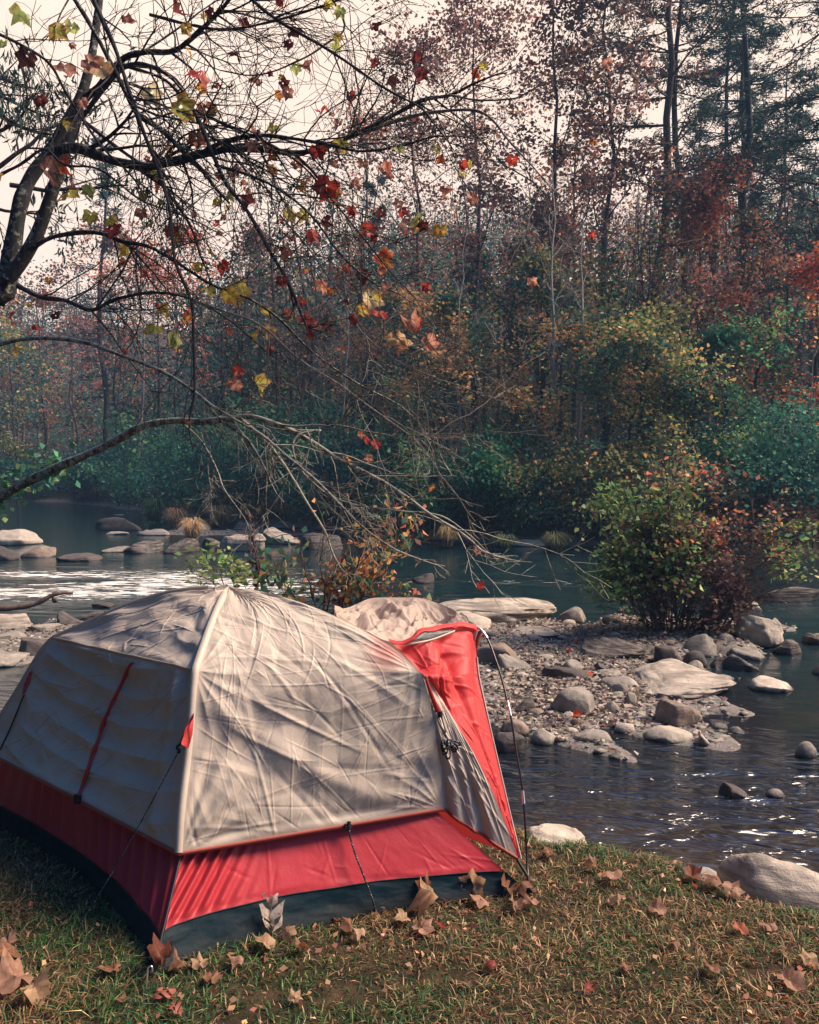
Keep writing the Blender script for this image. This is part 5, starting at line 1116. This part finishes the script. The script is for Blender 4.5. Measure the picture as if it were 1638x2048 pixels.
# ------------------------------------------------------------------ island bush
def bush(name, label, stems, P, depth, base_z, leaves, bark_, cat='bush', tr=.014, seed=0):
    """stems: pixel polylines from the foot outwards"""
    rng = np.random.default_rng(seed); root = empty(name, Pd(stems[0][0][0], 930, depth) * [1, 1, 0] + [0, 0, base_z], label, cat); tb = Tubes(); ends = []
    for st in stems:
        dz = rng.normal(0, .35); pts = np.array([Pd(p[0], p[1], depth + dz * i / len(st)) for i, p in enumerate(st)]); C = catmull(pts, 5); n = len(C)
        C = C + np.cumsum(rng.normal(0, .008, C.shape), 0); rad = np.linspace(tr, tr * .35, n); tb.add(C, rad, 5); ends.append(C[n // 2:])
        for j in range(P['kids']):
            i = int(rng.uniform(.2, .97) * (n - 2)); dd = nrm(C[i + 1] - C[i]); s = nrm(np.cross(dd, rng.normal(size=3))); a = rng.uniform(.3, .9)
            branch(tb, rng, C[i], dd * cos(a) + s * sin(a), P['len'] * rng.uniform(.5, 1.2), rad[i] * .6, 0, P, ends, 4)
    ob('stems', *tb.data(), bark_, root, smooth_=True); E = np.concatenate(ends); q = proj(E)
    for (pal, n, box, size, kw) in leaves:
        m = (q[:, 0] > box[0]) & (q[:, 0] < box[1]) & (q[:, 1] > box[2]) & (q[:, 1] < box[3]); EE = E[m]
        if len(EE) == 0: continue
        C = EE[rng.integers(0, len(EE), n)] + rng.normal(0, kw.get('sp', .06), (n, 3)); keep = smooth(.6 + 1.6 * fbm(C * 2.2 + seed, 2)) > rng.random(n) * .8; C = C[keep]
        V, F, c = leaf_quads(C, size * rng.uniform(.6, 1.3, len(C)), rng, palette(rng, len(C), *PAL[pal], P=C, clump=2.0), .3, .62, droop=kw.get('droop', .1)); ob('foliage', V, F, LEAFG if pal == 'green' else LEAF, root, col=c)
    return root
PAL['fresh'] = ([(0.09, 0.17, 0.06), (0.16, 0.23, 0.08), (0.25, 0.28, 0.11), (0.05, 0.11, 0.05)], [3, 3, 2, 2])
PAL['dusk'] = ([(0.06, 0.035, 0.04), (0.11, 0.055, 0.05), (0.20, 0.12, 0.08), (0.04, 0.045, 0.04)], [4, 3, 1.5, 2])
IS = []
rg = np.random.default_rng(5)
for (tx, ty) in [(1195, 1130), (1210, 1080), (1180, 1010), (1230, 990), (1260, 960), (1290, 940), (1310, 980), (1340, 930), (1360, 1000), (1380, 950), (1410, 960), (1440, 990), (1470, 1010), (1500, 1040), (1530, 1020), (1560, 1060), (1590, 1085), (1560, 1110), (1530, 1140), (1240, 1150), (1225, 1200), (1260, 1050), (1300, 1060), (1350, 1070), (1400, 1080), (1450, 1100), (1490, 1150), (1500, 1200), (1620, 1120), (1480, 960), (1270, 1180), (1320, 1120), (1420, 1150), (1460, 1200), (1250, 1110), (1340, 1180), (1390, 1190), (1630, 1060), (1600, 1040), (1650, 1090), (1610, 1150), (1580, 1170), (1640, 1020), (1570, 1000)]:
    bx = 1350 + (tx - 1360) * .22 + rg.normal(0, 18); by = 1282 + rg.normal(0, 6); mx = bx + (tx - bx) * .42 + rg.normal(0, 8); my = by + (ty - by) * .58
    IS.append([(bx, by), (bx + (mx - bx) * .4, by + (my - by) * .55), (mx, my), (bx + (tx - bx) * .75, by + (ty - by) * .86), (tx, ty)])
PB_ = dict(wob=.16, up=(.02, 0, 0), lev=2, n=(5, 3), ang=(.3, .9), kids=12, len=.50)
bush('island_bush', 'big bush on the gravel island, green at left and bare and brown at right', IS, PB_, 11.3, -.6,
     [('fresh', 4300, (1150, 1400, 975, 1190), .092, dict(sp=.09)), ('fresh', 500, (1180, 1290, 1130, 1230), .075, {}), ('dusk', 5200, (1220, 1500, 1040, 1300), .075, dict(sp=.10)), ('dusk', 1600, (1270, 1480, 1150, 1300), .09, dict(sp=.12)),
      ('rust', 1700, (1290, 1560, 880, 1110), .08, {}), ('olive', 1400, (1200, 1620, 890, 1140), .075, dict(sp=.09)), ('fresh', 320, (1520, 1660, 1040, 1160), .09, {})], BARKB, seed=9)
# golden-brown shrub between the tent and the stream
ST = [[(655, 1240), (668, 1180), (700, 1120), (745, 1085), (800, 1078)], [(660, 1240), (676, 1185), (712, 1130), (760, 1090), (830, 1075)], [(672, 1240), (690, 1190), (720, 1150), (750, 1105)], [(640, 1240), (620, 1180), (600, 1120), (585, 1080)], [(650, 1240), (650, 1170), (640, 1110), (660, 1060)],
      [(690, 1240), (720, 1200), (760, 1160), (800, 1120), (835, 1090)], [(700, 1245), (740, 1215), (780, 1190), (815, 1175)], [(630, 1235), (590, 1190), (560, 1150), (545, 1120)], [(620, 1235), (570, 1205), (530, 1190)], [(680, 1240), (700, 1160), (740, 1060), (700, 1010), (690, 980)], [(700, 1240), (740, 1150), (790, 1070), (830, 1040)]]
bush('brown_shrub', 'shrub with golden brown drooping leaves right behind the tent', ST, dict(wob=.16, up=(-.05, -.1, 0), lev=1, n=(5,), ang=(.4, 1.0), kids=11, len=.26), 5.55, .0,
     [('gold', 900, (520, 850, 1000, 1260), .062, dict(droop=.9, sp=.05)), ('rust', 420, (520, 850, 1000, 1260), .058, dict(droop=.9, sp=.05)), ('olive', 380, (520, 850, 1060, 1260), .06, dict(droop=.7, sp=.05)), ('rust', 700, (640, 850, 1150, 1260), .05, dict(droop=.4, sp=.06))], BARKB, tr=.0065, seed=4)
bush('green_sprig', 'small bright green bush peeping over the top of the tent', [[(450, 1215), (430, 1170), (400, 1150), (380, 1140)], [(460, 1215), (440, 1160), (420, 1130), (395, 1115)], [(470, 1215), (470, 1165), (455, 1130), (440, 1115)], [(480, 1215), (490, 1175), (480, 1140)], [(450, 1215), (415, 1180), (385, 1165)]],
     dict(wob=.16, up=(0, 0, 0), lev=1, n=(4,), ang=(.4, 1.0), kids=7, len=.16), 5.6, .0, [('fresh', 420, (360, 520, 1090, 1220), .05, dict(sp=.035))], BARKB, tr=.004, seed=8)
bush('dead_stalk', 'dark upright dead stalk with withered leaves behind the tent peak', [[(512, 1200), (510, 1150), (506, 1100), (503, 1060), (506, 1022)], [(512, 1190), (520, 1140), (516, 1110)]], dict(wob=.2, up=(0, 0), lev=1, n=(3,), ang=(.3, .8), kids=14, len=.09), 5.7, .0,
     [('dusk', 240, (480, 540, 1010, 1210), .035, dict(droop=1.2, sp=.018))], BARK, tr=.007, cat='plant', seed=12)
# straw tufts and low plants by the midstream ledges
def tuft(px, py, w_, h_, col, label, n=260, name='grass_tuft', cat='grass tuft', zb=-.55, seed=0, group='tufts on the midstream ledges'):
    rng = np.random.default_rng(seed + int(px)); b = Pz(px, py, zb); sc_ = b[1] / FPX; V = []; F = []
    for k in range(n):
        a = rng.uniform(0, 2 * pi); r_ = rng.random() ** .5 * w_ * .18 * sc_; o_ = np.array([cos(a) * r_, sin(a) * r_, 0]); out = np.array([cos(a), sin(a), 0]) * w_ * .5 * sc_ * rng.uniform(.3, 1); hh_ = h_ * sc_ * rng.uniform(.5, 1.05)
        s = np.array([-sin(a), cos(a), 0]) * .008 * max(1, sc_ * 100); p0 = b + o_; p1 = p0 + out * .35 + [0, 0, hh_]; p2 = p0 + out + [0, 0, hh_ * rng.uniform(.35, .9)]; i = len(V)
        V += [p0 - s, p0 + s, p1 + s * .8, p1 - s * .8, p2]; F.append([i, i + 1, i + 2, i + 3]); F.append([i + 3, i + 2, i + 4, i + 4])
    V = np.array(V); F4 = np.array(F[0::2]); F3 = np.array(F[1::2])[:, :3]; o = link(name, mesh(name, V - b, [F4, F3], LEAF, col=np.repeat(palette(rng, n, [col, tuple(x * .6 for x in col)], None, .2), 5, axis=0))); o.location = b
    return tag(o, label, cat, group)
for k, (px, py, w_, h_, cl, lb) in enumerate([(385, 1078, 70, 42, (.45, .32, .18), 'round tuft of pale straw on the midstream ledge'), (350, 1052, 60, 36, (.34, .22, .12), 'ragged tan grass left of the pale straw tuft'), (440, 1050, 80, 40, (.36, .25, .13), 'tan grass behind the wide midstream ledge'),
    (500, 1046, 70, 36, (.30, .26, .11), 'yellowish grass at the foot of the far bushes'), (570, 1044, 80, 36, (.28, .24, .10), 'dull yellow grass right of the yellowish one'), (310, 1044, 70, 48, (.06, .11, .05), 'green leafy clump behind the boat-shaped slab'), (410, 1038, 80, 40, (.06, .10, .05), 'green weed clump above the straw tuft'), (895, 1092, 60, 40, (.30, .22, .11), 'straw clump at the far shore under the drooping bush'), (1010, 1098, 70, 30, (.10, .13, .07), 'green grass fringe hanging over the calm water'), (1110, 1100, 80, 36, (.12, .13, .07), 'grass fringe at the shore left of the island bush')]):
    tuft(px, py, w_, h_, cl, lb, seed=k)
# driftwood
def driftwood(pts, d, r, label, mat=BARKB):
    tb = Tubes(); C = catmull([Pd(p[0], p[1], d + i * .05) for i, p in enumerate(pts)], 6); tb.add(C, np.linspace(r, r * .45, len(C)) * (1 + .1 * np.sin(np.arange(len(C)))), 8); V, F = tb.data(); b = C.mean(0); o = link('driftwood', mesh('driftwood', V - b, F, mat, smooth_=True)); o.location = b
    return tag(o, label, 'driftwood')
driftwood([(-60, 1212), (0, 1216), (40, 1214), (75, 1206), (105, 1190), (125, 1186), (146, 1187)], 13.0, .055, 'dark curved driftwood branch lying in the shallows at left')
driftwood([(110, 1204), (106, 1192), (110, 1184)], 13.25, .035, 'short broken stub crossing the curved driftwood branch')
driftwood([(210, 1034), (240, 1030), (262, 1034), (290, 1033)], 40, .05, 'pale dead branch lying on the boat-shaped slab', BARKP)
driftwood([(284, 1028), (305, 1005), (328, 985), (352, 972)], 39.5, .06, 'pale slanting dead branch behind the boat-shaped slab', BARKP)
driftwood([(1540, 1188), (1575, 1192), (1605, 1202)], 14.5, .02, 'thin pale stick on the dark ledge at right', BARKP)

rngc = np.random.default_rng(404); CB = []; USED = set()
ANCH = [(980, 1220, 'long pale ledge'), (990, 1310, 'long brown boulder'), (1145, 1232, 'small domed rock'), (1225, 1300, 'jagged slab'), (1130, 1345, 'flat dark stone'), (1355, 1360, 'great flat slab'), (1148, 1402, 'big domed boulder'),
        (1046, 1410, 'dark pointed rock'), (1354, 1426, 'square brown boulder'), (1335, 1470, 'pale oval boulder'), (1188, 1472, 'low oval stone'), (1088, 1474, 'rounded grey stone by the pole'), (1250, 1454, 'small pale stone'), (1380, 1285, 'leaning oblong stone'), (1236, 1364, 'long rounded grey stone')]
for k in range(400):
    px, py = rngc.uniform(960, 1500), rngc.uniform(1250, 1470)
    c_ = Pz(px, py, WZ); z = float(H(c_[0:1], c_[1:2])[0])
    if z < WZ - .12 or any(abs(px - r[0]) < 30 and abs(py - r[1]) < 12 for r in CB) or any(r[0] - 4 < px < r[1] + 4 and r[2] < py < r[3] + 4 for r in R_): continue
    CB.append((px, py)); w_ = rngc.uniform(16, 38); tn = rngc.choice(['pale', 'pale', 'grey', 'brown', 'dark']); sty = rngc.choice(['round', 'slab', 'boxy'])
    ax_, ay_, an_ = min(ANCH, key=lambda q: (q[0] - px) ** 2 + ((q[1] - py) * 1.6) ** 2); dx_, dy_ = px - ax_, (py - ay_) * 1.6
    side_ = ('right of' if dx_ > 0 else 'left of') if abs(dx_) > abs(dy_) else ('in front of' if dy_ > 0 else 'behind')
    lb = f"small {tn} {dict(round='rounded', slab='flat', boxy='blocky')[sty]} cobble {side_} the {an_}"
    for extra in ('', ', nearer the tent', ', closest to the water', ', half under leaves', ', the farthest one', ', the smallest one'):
        if lb + extra not in USED: break
    lb += extra; USED.add(lb)
    rock(px - w_ / 2, px + w_ / 2, py - w_ * .38, py, tn, sty, lb, sub=3, name='cobble', group='small cobbles on the gravel island', seed=k)
    if len(CB) > 55: break

# ------------------------------------------------------------------ leaf litter on the gravel bars and afloat beside them
rng = np.random.default_rng(55)
cs = []; 
for (cx, cy, rx, ry, n) in [(1.8, 9.4, 1.45, 2.7, 5200), (3.7, 11.6, 1.9, 1.6, 2600), (1.6, 12.6, 2.0, 1.2, 2200), (-5.8, 11.3, 3.0, 1.5, 1500), (1.6, 7.9, 1.0, .8, 1500)]:
    c = rng.normal(0, .5, (n, 2)) * [rx, ry] + [cx, cy]; cs.append(c)
c = np.concatenate(cs); z = H(c[:, 0], c[:, 1]); wet = z < WZ; k_ = (~wet) | ((rng.random(len(c)) < .10) & (z > WZ - .12)); c = c[k_]; z = np.maximum(z[k_], WZ + .006)
P = np.c_[c, z + rng.uniform(.004, .03, len(c))]; V, F, cc = leaf_quads(P, rng.uniform(.03, .075, len(P)), rng, palette(rng, len(P), [(.17, .12, .10), (.29, .235, .20), (.06, .045, .045), (.36, .32, .28), (.20, .05, .035), (.03, .03, .034)], [3, 5, 3, 5, .2, 3.5], .2), .88, .7)
tag(link('leaf_litter', mesh('leaf_litter', V, F, LEAF, col=cc)), 'brown and pink fallen leaves covering the gravel island', 'leaf litter', kind='stuff')
# pebbles
pv, pf = ico(3); pv = pv[:]; VV = []; FF = []; k = 0
bm = bmesh.new(); bmesh.ops.create_icosphere(bm, subdivisions=1, radius=1); pv = np.array([v.co[:] for v in bm.verts]); pf = np.array([[v.index for v in f.verts] for f in bm.faces]); bm.free()
for (cx, cy, rx, ry, n) in [(1.8, 9.4, 1.6, 2.9, 900), (3.9, 11.4, 1.9, 1.7, 400), (-5.8, 11.3, 3.0, 1.5, 300), (-6.4, 29.5, 4.2, 2., 150)]:
    for _ in range(n):
        x, y = rng.normal(0, .5, 2) * [rx, ry] + [cx, cy]; z = float(H(np.array([x]), np.array([y]))[0])
        if z < WZ - .08: continue
        s = rng.uniform(.012, .05) * (1 + (y > 20)); q = pv * (1 + .18 * rng.normal(size=(len(pv), 1))) * [s * rng.uniform(.9, 1.6), s, s * .55]; VV.append(q + [x, y, z]); FF.append(pf + k * len(pv)); k += 1
tag(link('pebbles', mesh('pebbles', np.concatenate(VV), np.concatenate(FF), RK['grey'], smooth_=True)), 'small stones on the gravel bars', 'pebbles', kind='stuff')

# ------------------------------------------------------------------ grass
rng = np.random.default_rng(21)
def grass(n):
    x = rng.uniform(-3.6, 3.4, n); y = rng.uniform(1.2, 6.4, n); ye = np.interp(x, NEX, NEY); k = y < ye + .10 + rng.normal(0, .05, n); x, y = x[k], y[k]
    P = np.stack([x, y, 0 * x], 1); cl = fbm(P * 6, 3); k = (cl + rng.normal(0, .22, len(x))) > -.34; x, y, P, cl = x[k], y[k], P[k], cl[k]; n = len(x)
    z = H(x, y) - .004; a = rng.uniform(0, 2 * pi, n); h = rng.uniform(.008, .034, n) * (1 + .9 * np.clip(fbm(P * 3 + 9, 2), -.5, .9)); w_ = rng.uniform(.0012, .0026, n)
    bend = rng.uniform(.5, 2.4, n); dr = np.stack([np.cos(a), np.sin(a), 0 * a], 1); sd_ = np.stack([-np.sin(a + .5), np.cos(a + .5), 0 * a], 1) * w_[:, None]; b = np.stack([x, y, z], 1)
    p1 = b + dr * (h * bend * .35)[:, None]; p1[:, 2] += h * .65; p2 = b + dr * (h * bend)[:, None]; p2[:, 2] += h * rng.uniform(.5, 1.05, n)
    V = np.stack([b - sd_, b + sd_, p1 + sd_, p1 - sd_, p2], 1).reshape(-1, 3); i = np.arange(n)[:, None] * 5
    gm = fbm(P * 2.3 + 30, 3) + .15 * fbm(P * 9, 2) + rng.normal(0, .16, n); t_ = smooth((gm + .12) / .42)[:, None]
    straw = palette(rng, n, [(.34, .21, .11), (.22, .13, .07), (.46, .32, .18), (.12, .07, .045)], [3, 3, 1.6, 3], .3); green = palette(rng, n, [(.04, .11, .035), (.08, .17, .05), (.025, .065, .03), (.18, .20, .07)], [3, 1.6, 3, 1], .3)
    pick = rng.random((n, 1)) < (.28 + .60 * t_); C = np.where(pick, green, straw); return V, [np.hstack([i, i + 1, i + 2, i + 3]), np.hstack([i + 3, i + 2, i + 4])], np.repeat(.72 * C, 5, axis=0)
V, F, c = grass(420000)
tag(link('grass', mesh('grass', V, F, LEAF, col=c)), 'short patchy green and straw coloured grass', 'grass', kind='stuff')
# crumbs of dry leaf in the turf
n = 9000; x = rng.uniform(-3, 3, n); y = rng.uniform(1.5, 5.5, n); k = (y < np.interp(x, NEX, NEY) + .1) & (smooth(.5 + 1.5 * fbm(np.stack([x, y, 0 * x], 1) * 1.6, 2)) > rng.random(n) * 1.1); x, y = x[k], y[k]
P = np.stack([x, y, H(x, y) + rng.uniform(.006, .03, len(x))], 1); V, F, c = leaf_quads(P, rng.uniform(.010, .034, len(x)), rng, palette(rng, len(x), [(.34, .19, .11), (.22, .10, .065), (.44, .28, .19), (.30, .06, .05)], [3, 3, 2, .5], .3), .7, .7)
tag(link('leaf_crumbs', mesh('leaf_crumbs', V, F, LEAF, col=c)), 'crumbled bits of dry leaf lying in the grass', 'leaf crumbs', kind='stuff')

# ------------------------------------------------------------------ single fallen leaves on the grass
def fallen(px, py, spx, rotz, pitch, roll, col, label, oak=False, cur=.6, seed=1, lift=.02, group='fallen leaves on the grass'):
    rng = np.random.default_rng(seed + int(px) * 7 + int(py)); b = Pz(px, py, 0.0); b[2] = float(H(b[0:1], b[1:2])[0]) + lift
    V0, F0, k0 = (OV, OF, OK_) if oak else (MV, MF, MK)
    V = curl(V0 + (.03 * rng.normal(size=V0.shape) if oak else 0), rng, cur * (.9 if oak else 1)) - [0, .4, 0]; V = V * spx / FPX * b[1] * .88
    E_ = mathutils.Euler((pitch, roll, rotz)).to_matrix(); V = V @ np.array(E_).T; lo_ = V[:, 2].min(); b[2] += max(0, -lo_ * .8)
    st_ = Tubes(); s0 = np.array(E_) @ np.array([0, -.40, 0]) * spx / FPX * b[1] * .88; s1 = np.array(E_) @ np.array([.05, -.75, .1]) * spx / FPX * b[1] * .88; st_.add([s0, .5 * (s0 + s1) + [0, 0, .003], s1], .0011, 4); SV, SF = st_.data()
    cols = np.array(col)[None] * np.exp(rng.normal(0, .12, (len(V), 1))); r_ = link('fallen_leaf', mesh('fallen_leaf', V, F0, BIGLEAF, col=cols, smooth_=True)); r_.location = b
    s_ = link('stalk', mesh('stalk', SV, SF, BARKB), r_)
    return tag(r_, label, 'leaf', group)
TAN = (.50, .33, .20); BR = (.30, .15, .09); PK = (.44, .25, .17); RD = (.42, .09, .06); CR = (.60, .52, .43)
FL = [(545, 1874, 90, .25, 1.05, 0, CR, 'pale oak leaf standing upright against the groundsheet', True, .3), (530, 1905, 60, 1.3, .3, .2, TAN, 'tan maple leaf lying under the upright pale oak leaf'), (575, 1885, 50, -1.2, .5, 0, TAN, 'second tan leaf touching the upright pale oak leaf'), (605, 1912, 44, 2.2, .3, .3, BR, 'brown leaf at the right foot of the upright pale oak leaf'),
 (850, 1812, 72, .2, 1.2, .2, BR, 'tall curled brown leaf leaning on the groundsheet', False, .9), (862, 1832, 60, 1.2, .6, 0, TAN, 'crumpled tan leaf in front of the leaning brown one', False, .9), (945, 1792, 66, -.2, 1.3, 0, TAN, 'pointed tan maple leaf propped upright near the right tent corner', False, .7), (960, 1812, 50, 2.0, .3, 0, PK, 'pinkish leaf below the propped tan maple leaf'),
 (1010, 1788, 50, .6, .3, .5, BR, 'curled rust leaf left of the pole foot'), (1040, 1800, 54, -1.0, .2, -.4, BR, 'rust brown leaf just below the pole foot', False, .9), (1062, 1815, 40, 2.5, .2, .2, PK, 'pink-brown leaf right of the pole foot'), (1030, 1822, 44, .4, .4, .2, PK, 'folded pinkish leaf two leaves below the pole foot'),
 (845, 1868, 54, -.8, .2, .1, PK, 'flat pinkish maple leaf out on the grass below the propped ones'), (808, 1850, 40, .9, .4, .3, TAN, 'small tan leaf left of the flat pinkish maple leaf'), (30, 1985, 110, 1.0, .35, .1, PK, 'large pinkish brown leaf at the lower left corner', False, .7), (70, 2010, 80, -.6, .2, .3, TAN, 'tan leaf overlapping the large one at the lower left corner'),
 (20, 1925, 70, 2.1, .3, .1, BR, 'brown leaf above the large pinkish one at left'), (15, 1895, 44, .4, .3, -.2, PK, 'small pink leaf near the left edge of the grass'), (225, 1955, 54, 1.9, .15, .2, BR, 'brown leaf left of the silver tent stake'), (330, 1940, 60, -.4, .5, .1, (.24, .09, .06), 'dark red-brown leaf at the near tent corner', False, 1.0), (360, 1948, 44, 1.1, .2, .3, BR, 'curled brown leaf right of the near tent corner'),
 (320, 2010, 62, -.9, .1, .2, (.42, .13, .10), 'narrow reddish oak leaf on the grass below the near tent corner', True, .5), (355, 2040, 50, .9, .2, .2, (.44, .16, .12), 'reddish oak leaf at the bottom edge of the view', True, .5), (400, 1945, 40, .3, .3, 0, TAN, 'small tan curled leaf a hand right of the near tent corner'), (475, 1940, 40, 1.8, .1, .1, PK, 'pale pink leaf below the middle of the dark groundsheet'),
 (425, 1972, 42, -.2, .2, .1, BR, 'brown leaf on open grass below the middle of the groundsheet'), (700, 1870, 44, .8, .5, .2, BR, 'curled brown leaf at the foot of the flecked cord'), (720, 1882, 34, 2.0, .2, .3, TAN, 'small tan leaf right below the flecked cord'), (1480, 1877, 40, .5, .4, .2, (.46, .15, .09), 'orange-brown leaf standing in the grass right of centre'), (1580, 1978, 70, -1.3, .1, .1, PK, 'wide pinkish maple leaf at the right edge of the grass'),
 (1618, 1940, 44, .2, .6, .1, TAN, 'curled tan leaf at the right edge above the wide pinkish one'), (1425, 1952, 44, 1.3, .2, .1, BR, 'brown leaf right of the middle of the lawn'), (1315, 1832, 44, -.4, .4, .2, PK, 'pink leaf near the grass edge by the half buried rock'), (1225, 1765, 54, 1.7, .1, .2, PK, 'broad pinkish leaf on the yellow grass right of the pole'), (1185, 1745, 36, .3, .3, .2, BR, 'small brown leaf above the broad pinkish one'),
 (1235, 1812, 40, 2.8, .2, .1, TAN, 'pale tan leaf lying flat right of the pole foot pile'), (1430, 1780, 48, .9, .3, .2, BR, 'brown leaf at the foot of the bank rocks'), (1465, 1798, 48, -.7, .3, .4, PK, 'pinkish leaf against the long grey slab'), (1385, 1762, 46, .1, .4, .2, (.26, .09, .06), 'dark leaf lying on the half buried rock'), (1100, 1720, 34, .6, .2, .2, BR, 'small brown leaf behind the pole near the pale flat rock'),
 (1255, 1945, 30, 1.4, .2, .2, BR, 'little brown leaf in the green patch of the lawn'), (1180, 1992, 34, -.9, .1, .2, (.38, .10, .08), 'small reddish leaf low in the middle of the lawn'), (985, 1945, 32, .5, .2, .2, (.34, .08, .07), 'small red leaf on the lawn below the propped maple leaf'), (880, 1860, 28, 1.9, .2, .1, (.34, .06, .06), 'tiny crimson leaf right of the flat pinkish maple leaf'), (590, 2010, 34, -.5, .2, .1, TAN, 'small tan leaf at the bottom left of the middle'), (245, 2015, 34, 1.2, .1, .2, BR, 'brown leaf half sunk in the grass near the bottom left'), (1540, 1870, 34, .3, .3, 0, PK, 'pink leaf in front of the long grey slab'), (1350, 1900, 30, 2.2, .2, .1, BR, 'small brown leaf right of the green patch')]
for a in FL: fallen(*a)
ob_red = [(1184, 1355, .10, 'bright red leaf on the gravel island'), (1130, 1305, .10, 'red leaf beyond the flat dark stone'), (1152, 1290, .07, 'small red leaf beside the jagged slab'), (1145, 1442, .12, 'rust-red leaf just in front of the domed boulder')]
for px, py, s_, lb in ob_red:
    b = Pz(px, py, -.57); rr = np.random.default_rng(int(px)); V = curl(MV, rr, .5) * s_; o = link('fallen_leaf', mesh('fallen_leaf', V, MF, BIGLEAF, col=np.tile((.55, .08, .04), (len(V), 1)), smooth_=True)); o.location = b + [0, 0, .03]; o.rotation_euler = (.5, .1, rr.uniform(0, 6)); tag(o, lb, 'leaf', 'red leaves on the gravel island')

# ------------------------------------------------------------------ haze
hz = M('haze'); hm, t = hz
v_ = nd(t, 'ShaderNodeVolumePrincipled', {'Color': (0.32, 0.60, 1.0, 1), 'Density': 0.0013}); nd(t, 'ShaderNodeOutputMaterial', {'Volume': v_.outputs[0]})
bx = np.array([[x, y, z] for x in (-172, 172) for y in (-46, 172) for z in (-4, 52)], float)
tag(link('haze', mesh('haze', bx, np.array([[0, 1, 3, 2], [4, 6, 7, 5], [0, 4, 5, 1], [2, 3, 7, 6], [0, 2, 6, 4], [1, 5, 7, 3]]), hm)), 'thin blue autumn haze', 'haze', kind='stuff')
